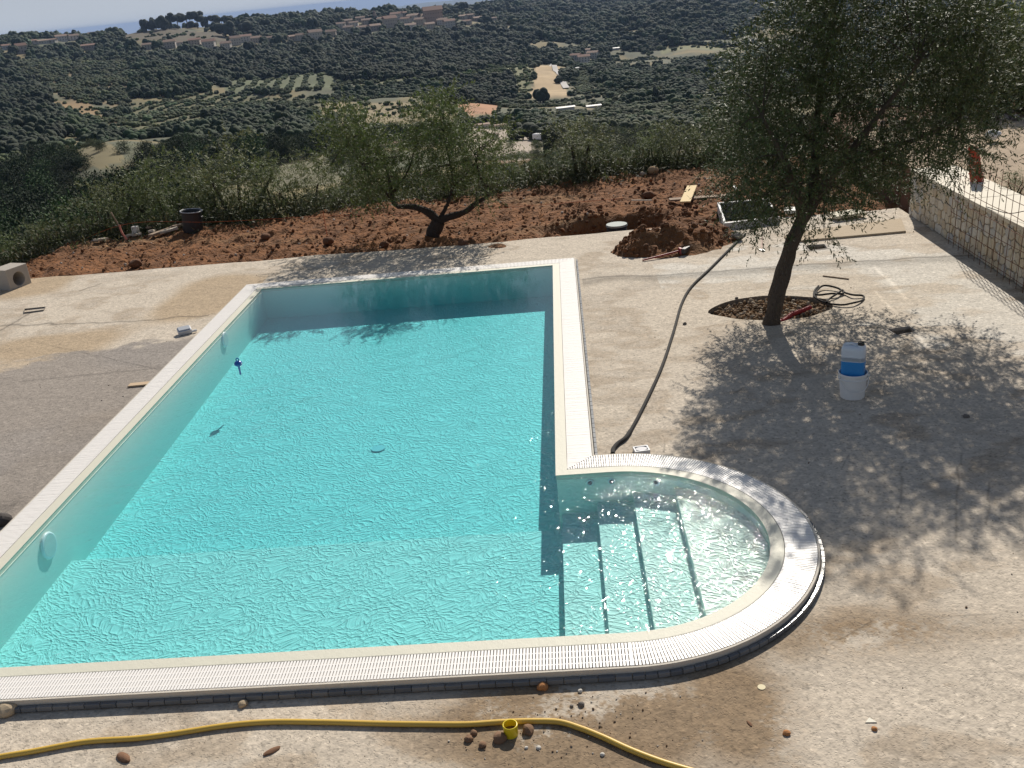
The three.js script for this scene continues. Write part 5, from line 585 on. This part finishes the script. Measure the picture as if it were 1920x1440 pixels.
// boards on the red earth
function board(a, b, w, th, mat, name, label, lift = 0, group) { const d = V().subVectors(b, a), m = single(name, rbox(d.length(), th, w, 0.004, 1), mat, label, 'board', group); m.position.copy(a).add(b).multiplyScalar(0.5); m.position.y += lift; m.rotation.y = -Math.atan2(d.z, d.x); m.rotation.z = Math.atan2(d.y, Math.hypot(d.x, d.z)); m.rotation.order = 'YZX'; return m; }
const E = (px, py, h = -0.16) => { let p = G(px, py, h); for (let i = 0; i < 4; i++) { p = G(px, py, dirtY(p.x, p.z) + 0.03); } return p; };
board(E(1255, 379), E(1378, 370), 0.2, 0.035, woodGrey, 'grey_plank', 'long grey plank lying flat under the bright one on the red earth', 0.05);
board(E(1285, 389), E(1298, 358), 0.21, 0.03, std([0.62, 0.47, 0.23], 0.8), 'bright_plank', 'bright new plank lying across the grey one on the red earth', 0.11);
board(E(1184, 380), E(1222, 380), 0.03, 0.02, paleWood, 'pale_stick', 'thin pale stick on the red earth left of the crossed planks', 0.05);
board(E(1375, 357), E(1382, 364), 0.05, 0.03, std([0.75, 0.75, 0.72], 0.5), 'white_stick', 'short white stick at the right end of the grey plank', 0.1);
{ const a = G(1560, 408, -0.05), b = G(1616, 400, -0.05); board(a, b, 0.35, 0.05, std([0.6, 0.55, 0.42], 0.8), 'cream_slab', 'cream slab lying behind the deck olive, in front of the stone wall end', 0.03); const c = G(1470, 398, -0.05), d = G(1530, 395, -0.05); board(c, d, 0.3, 0.06, std([0.72, 0.70, 0.64], 0.7), 'white_slab', 'white slab half hidden behind the deck olive trunk', 0.03); }
{ // raised concrete strip at the far end of the deck
  const q = [[1470, 441], [1500, 433], [1690, 408], [1699, 432], [1480, 452]].map(([x, y]) => { const p = G(x, y, -0.05); return [p.x, p.z]; }); single('concrete_strip', slab(q, [], -0.055, -0.12, 0.008), std([0.46, 0.37, 0.26], 0.95, { bumpMap: texRep(grainTex, 1.2), bumpScale: 0.01 }), 'raised tan concrete strip between the deck olive and the wall end', 'concrete strip'); }
{ const p0 = E(1088, 452), p1 = E(1178, 444); board(E(1160, 452), E(1180, 447), 0.25, 0.02, std([0.52, 0.42, 0.3], 0.85), 'tan_board', 'tan board poking out of the earth pile beside the tank neck', 0.05); }
// long handled hammer
{ const a = G(1205, 490), b = G(1276, 478), c = G(1286, 476), t = thing('sledge_hammer', 'red handled sledge hammer lying at the edge of the earth pile', 'hammer'), m = std([0.30, 0.05, 0.05], 0.5); const lift = (p, h) => V(p.x, H0 + h, p.z); part(t, 'handle', tube([lift(a, 0.02), lift(a, 0.02).lerp(lift(b, 0.07), 0.5), lift(b, 0.075)], 0.016, 10, 8), m); const h = part(t, 'head', rbox(0.24, 0.09, 0.09, 0.02, 3), std([0.035, 0.032, 0.032], 0.5)); h.position.copy(lift(c, 0.07)); h.rotation.y = 1.0; const k = part(t, 'collar', rbox(0.05, 0.1, 0.1, 0.01), m); k.position.copy(lift(b, 0.07)); k.rotation.y = 0.2; }
{ const a = G(1429, 447), b = G(1428, 468), t = thing('small_trowel', 'small trowel with a long thin handle on the deck left of the olive trunk', 'trowel'), p = (q, h) => V(q.x, H0 + h, q.z); part(t, 'handle', tube([p(a, 0.015), p(b, 0.012)], 0.01, 4, 6), std([0.4, 0.25, 0.2], 0.6)); const s = new THREE.Shape([new THREE.Vector2(-0.05, 0), new THREE.Vector2(0.05, 0.01), new THREE.Vector2(0.03, 0.14), new THREE.Vector2(-0.02, 0.12)]); const m = part(t, 'blade', new THREE.ExtrudeGeometry(s, { depth: 0.004, bevelEnabled: false }).rotateX(Math.PI / 2), std([0.7, 0.68, 0.62], 0.4)); m.position.copy(p(b, 0.015)); }
board(G(1543, 517, -0.08), G(1592, 523, -0.08), 0.02, 0.015, woodGrey, 'thin_stick', 'thin brown stick on the deck above the hose coil', 0.0);
// planks, crate scraps and black bin on the brow at the left
{ const base = (px, py) => E(px, py); const S = [[282, 444, 328, 427, 0], [284, 440, 326, 424, 0.05], [280, 437, 318, 425, 0.1], [290, 443, 334, 431, 0.02], [325, 430, 348, 424, 0.03]];
  S.forEach(([a, b, c, d, l], i) => board(base(a, b), base(c, d), 0.12, 0.05, i % 2 ? paleWood : woodGrey, 'timber_plank', ['lowest pale plank of the timber stack left of the black bin', 'second plank of the timber stack left of the black bin', 'topmost plank of the timber stack left of the black bin', 'front plank of the timber stack left of the black bin', 'plank end touching the black bin'][i], 0.03 + l));
  [[196, 440, 228, 432, 'grey plank lying at the left of the leaning marker stake'], [180, 455, 200, 452, 'short pale plank at the far left of the scrap timber'], [228, 432, 252, 441, 'pale plank crossing behind the marker stake'], [240, 446, 262, 444, 'small pale board right of the marker stake']].forEach(([a, b, c, d, l], i) => board(base(a, b), base(c, d), 0.13, 0.045, i % 2 ? paleWood : woodGrey, 'scrap_board', l, 0.06));
  const w = base(256, 440), bl = single('white_block', rbox(0.14, 0.2, 0.12, 0.01), std([0.66, 0.62, 0.56], 0.8), 'small white block standing between the scrap timber and the plank stack', 'block'); bl.position.set(w.x, w.y + 0.1, w.z);
  const b = base(362, 432), t = thing('black_bin', 'tall black plastic bin with grey rim on the brow among the olive shrubs', 'bin', [b.x, b.y - 0.05, b.z]); part(t, 'bin_wall', new THREE.LatheGeometry([[0.001, 0.0], [0.2, 0], [0.225, 0.05], [0.22, 0.46], [0.245, 0.47], [0.245, 0.5], [0.225, 0.5], [0.205, 0.46], [0.2, 0.05], [0.001, 0.04]].map(([x, y]) => new THREE.Vector2(x, y)), 36), std([0.022, 0.023, 0.026], 0.45)); part(t, 'rim', new THREE.TorusGeometry(0.24, 0.012, 8, 40).rotateX(Math.PI / 2).translate(0, 0.5, 0), std([0.3, 0.31, 0.33], 0.4)); part(t, 'handle', rbox(0.03, 0.05, 0.12, 0.01).translate(0.235, 0.36, 0), std([0.03, 0.03, 0.03], 0.5)); t.rotation.z = -0.1;
  // marker line: stakes with tape and orange string
  const t2 = thing('marker_line', 'orange string line on thin stakes with red and white tape along the brow', 'string line'), s0 = base(237, 450), s1 = base(613, 440); const or = std([0.50, 0.11, 0.03], 0.6); part(t2, 'stake', limb([V(s0.x, s0.y - 0.1, s0.z), V(s0.x - 0.08, s0.y + 0.3, s0.z), V(s0.x - 0.2, s0.y + 0.66, s0.z)], 0.02, 0.016, 6, 6), woodGrey); part(t2, 'tape', limb([V(s0.x + 0.03, s0.y + 0.02, s0.z + 0.03), V(s0.x - 0.05, s0.y + 0.2, s0.z + 0.03), V(s0.x - 0.06, s0.y + 0.36, s0.z + 0.03)], 0.03, 0.02, 6, 6, 0.3), std([0.55, 0.2, 0.15], 0.6)); part(t2, 'rod', tube([V(s1.x, s1.y - 0.1, s1.z), V(s1.x, s1.y + 0.5, s1.z)], 0.007, 4, 6), or); const st = [[-20, 495], [120, 462], [237, 420], [400, 416], [613, 405], [800, 400], [1000, 385], [1168, 372]].map(([x, y]) => { const p = DZ(x, y, lerp(s0.z, s1.z, clamp((x - 237) / 376, -0.3, 2.5))); return p; }); part(t2, 'string', tube(st, 0.0035, 80, 5), or); }
// rocks lying on the red earth
[[1225, 322, 0.13, 'tan rock below the olive shrub behind the crossed planks'], [1205, 327, 0.07, 'small pale rock left of the tan one at the field edge'], [1216, 369, 0.13, 'dark earthy rock left of the crossed planks'], [255, 498, 0.13, 'large brown clod near the left end of the deck'], [615, 455, 0.12, 'round brown clod between deck and brow, left of the forked olive'], [498, 447, 0.11, 'pale brown clod in the middle of the red strip'], [720, 462, 0.1, 'brown clod left of the foot of the forked olive'], [868, 460, 0.11, 'brown clod right of the foot of the forked olive'], [1383, 445, 0.1, 'grey rock by the end of the black pipe'], [905, 380, 0.06, 'small pale rock behind the right limb of the forked olive']].forEach(([x, y, r, l], i) => { const p = E(x, y), m = single('field_rock', rock(r, 40 + i * 3, 2, 0.7), std(l.includes('grey') ? [0.25, 0.23, 0.2] : l.includes('pale rock') ? [0.42, 0.35, 0.27] : l.includes('tan') ? [0.38, 0.26, 0.15] : [0.14, 0.065, 0.032], 1), l, 'rock'); m.position.set(p.x, p.y + r * 0.3, p.z); m.rotation.y = i; });
// rusty mesh panel in front of the wall
{ const t = thing('mesh_panel', 'rusty welded wire mesh panel standing along the stone wall', 'mesh panel'), x = WX - 0.1, z0 = -9.6, z1 = -4.6, top = 1.35, r = rng(66); for (let z = z0, i = 0; z < z1; z += 0.2, i++) { const w = (r() - 0.5) * 0.02; part(t, 'upright_wire', tube([V(x, H0, z), V(x + 0.02, H0 + 0.7, z + w * 0.3), V(x + 0.04, top, z + w * 0.6)], 0.0045, 8, 5), rustMat); } for (let y = H0 + 0.12; y < top; y += 0.2) { const k = (y - H0) / (top - H0), pts = []; for (let z = z0; z <= z1; z += 0.5) pts.push(V(x + 0.04 * k - 0.009, y + (r() - 0.5) * 0.02, z)); part(t, 'cross_wire', tube(pts, 0.0045, 40, 5), rustMat); } }
single('loose_wire', tube([DX(1850, 388, WX - 0.02), DX(1895, 400, WX + 0.02), DX(1920, 396, WX + 0.1), DX(1960, 392, WX + 0.15)].map((p) => { p.y = Math.max(p.y, WTOP + 0.01); return p; }), 0.006, 30, 6), blackHose, 'loose dark wire lying on the wall coping', 'wire');
{ const p = DX(1832, 338, WX + 0.54), t = thing('net_roll', 'rolled red orange plastic net standing on the wall coping', 'net roll', [p.x, WTOP, p.z]), m = std([0.36, 0.055, 0.025], 0.8, { side: THREE.DoubleSide }); const r = rng(3), P = [], I = [], U = [], n = 26; for (let j = 0; j <= 8; j++) for (let i = 0; i <= n; i++) { const a = i / n * 6.283 * 1.8, y = j / 8, rad = 0.115 * (1 - 0.25 * y) * (0.82 + 0.1 * (i / n)) * (1 + 0.06 * Math.sin(a * 5 + j)); P.push(rad * Math.cos(a) - 0.1 * y, y * 0.52 + (j === 8 ? 0.05 * Math.sin(i * 2.7) : 0), rad * Math.sin(a)); U.push(i, j); } for (let j = 0; j < 8; j++) for (let i = 0; i < n; i++) { const a = j * (n + 1) + i, b = a + n + 1; I.push(a, b, a + 1, b, b + 1, a + 1); } const g = new THREE.BufferGeometry(); g.setAttribute('position', new THREE.Float32BufferAttribute(P, 3)); g.setAttribute('uv', new THREE.Float32BufferAttribute(U, 2)); g.setIndex(I); g.computeVertexNormals(); part(t, 'net', g, m); for (const y of [0.12, 0.36]) part(t, 'tie', new THREE.TorusGeometry(0.118 * (1 - 0.25 * y / 0.52), 0.006, 6, 24).rotateX(Math.PI / 2).translate(-0.1 * y / 0.52, y, 0), std([0.3, 0.05, 0.02], 0.7)); }
{ const p = G(1860, 262, 0.62), m = single('white_bag', rock(0.15, 91, 2, 0.6), std([0.8, 0.8, 0.8], 0.6), 'crumpled white bag on the earth beyond the gravel terrace', 'bag'); m.position.set(p.x, 0.72, p.z); const r = rng(8), ms = [], cs = []; for (let i = 0; i < 120; i++) { const s = 0.03 + 0.07 * r(), x = lerp(6.8, 14, r()), z = TEDGE - 0.4 + (r() - 0.5) * 1.2; ms.push(mat4(V(x, 0.6, z), Q(r() * 6, r() * 6, 0), V(s, s, s))); const k = 0.1 + 0.3 * r(); cs.push(lin(k, k * 0.8, k * 0.7)); } stuff(scene, 'rubble', rock(1, 14, 1, 0.6), std(0xffffff, 1), ms, cs, 'rubble strip along the far edge of the gravel terrace', 'rubble'); }
renderer.render(scene, camera);
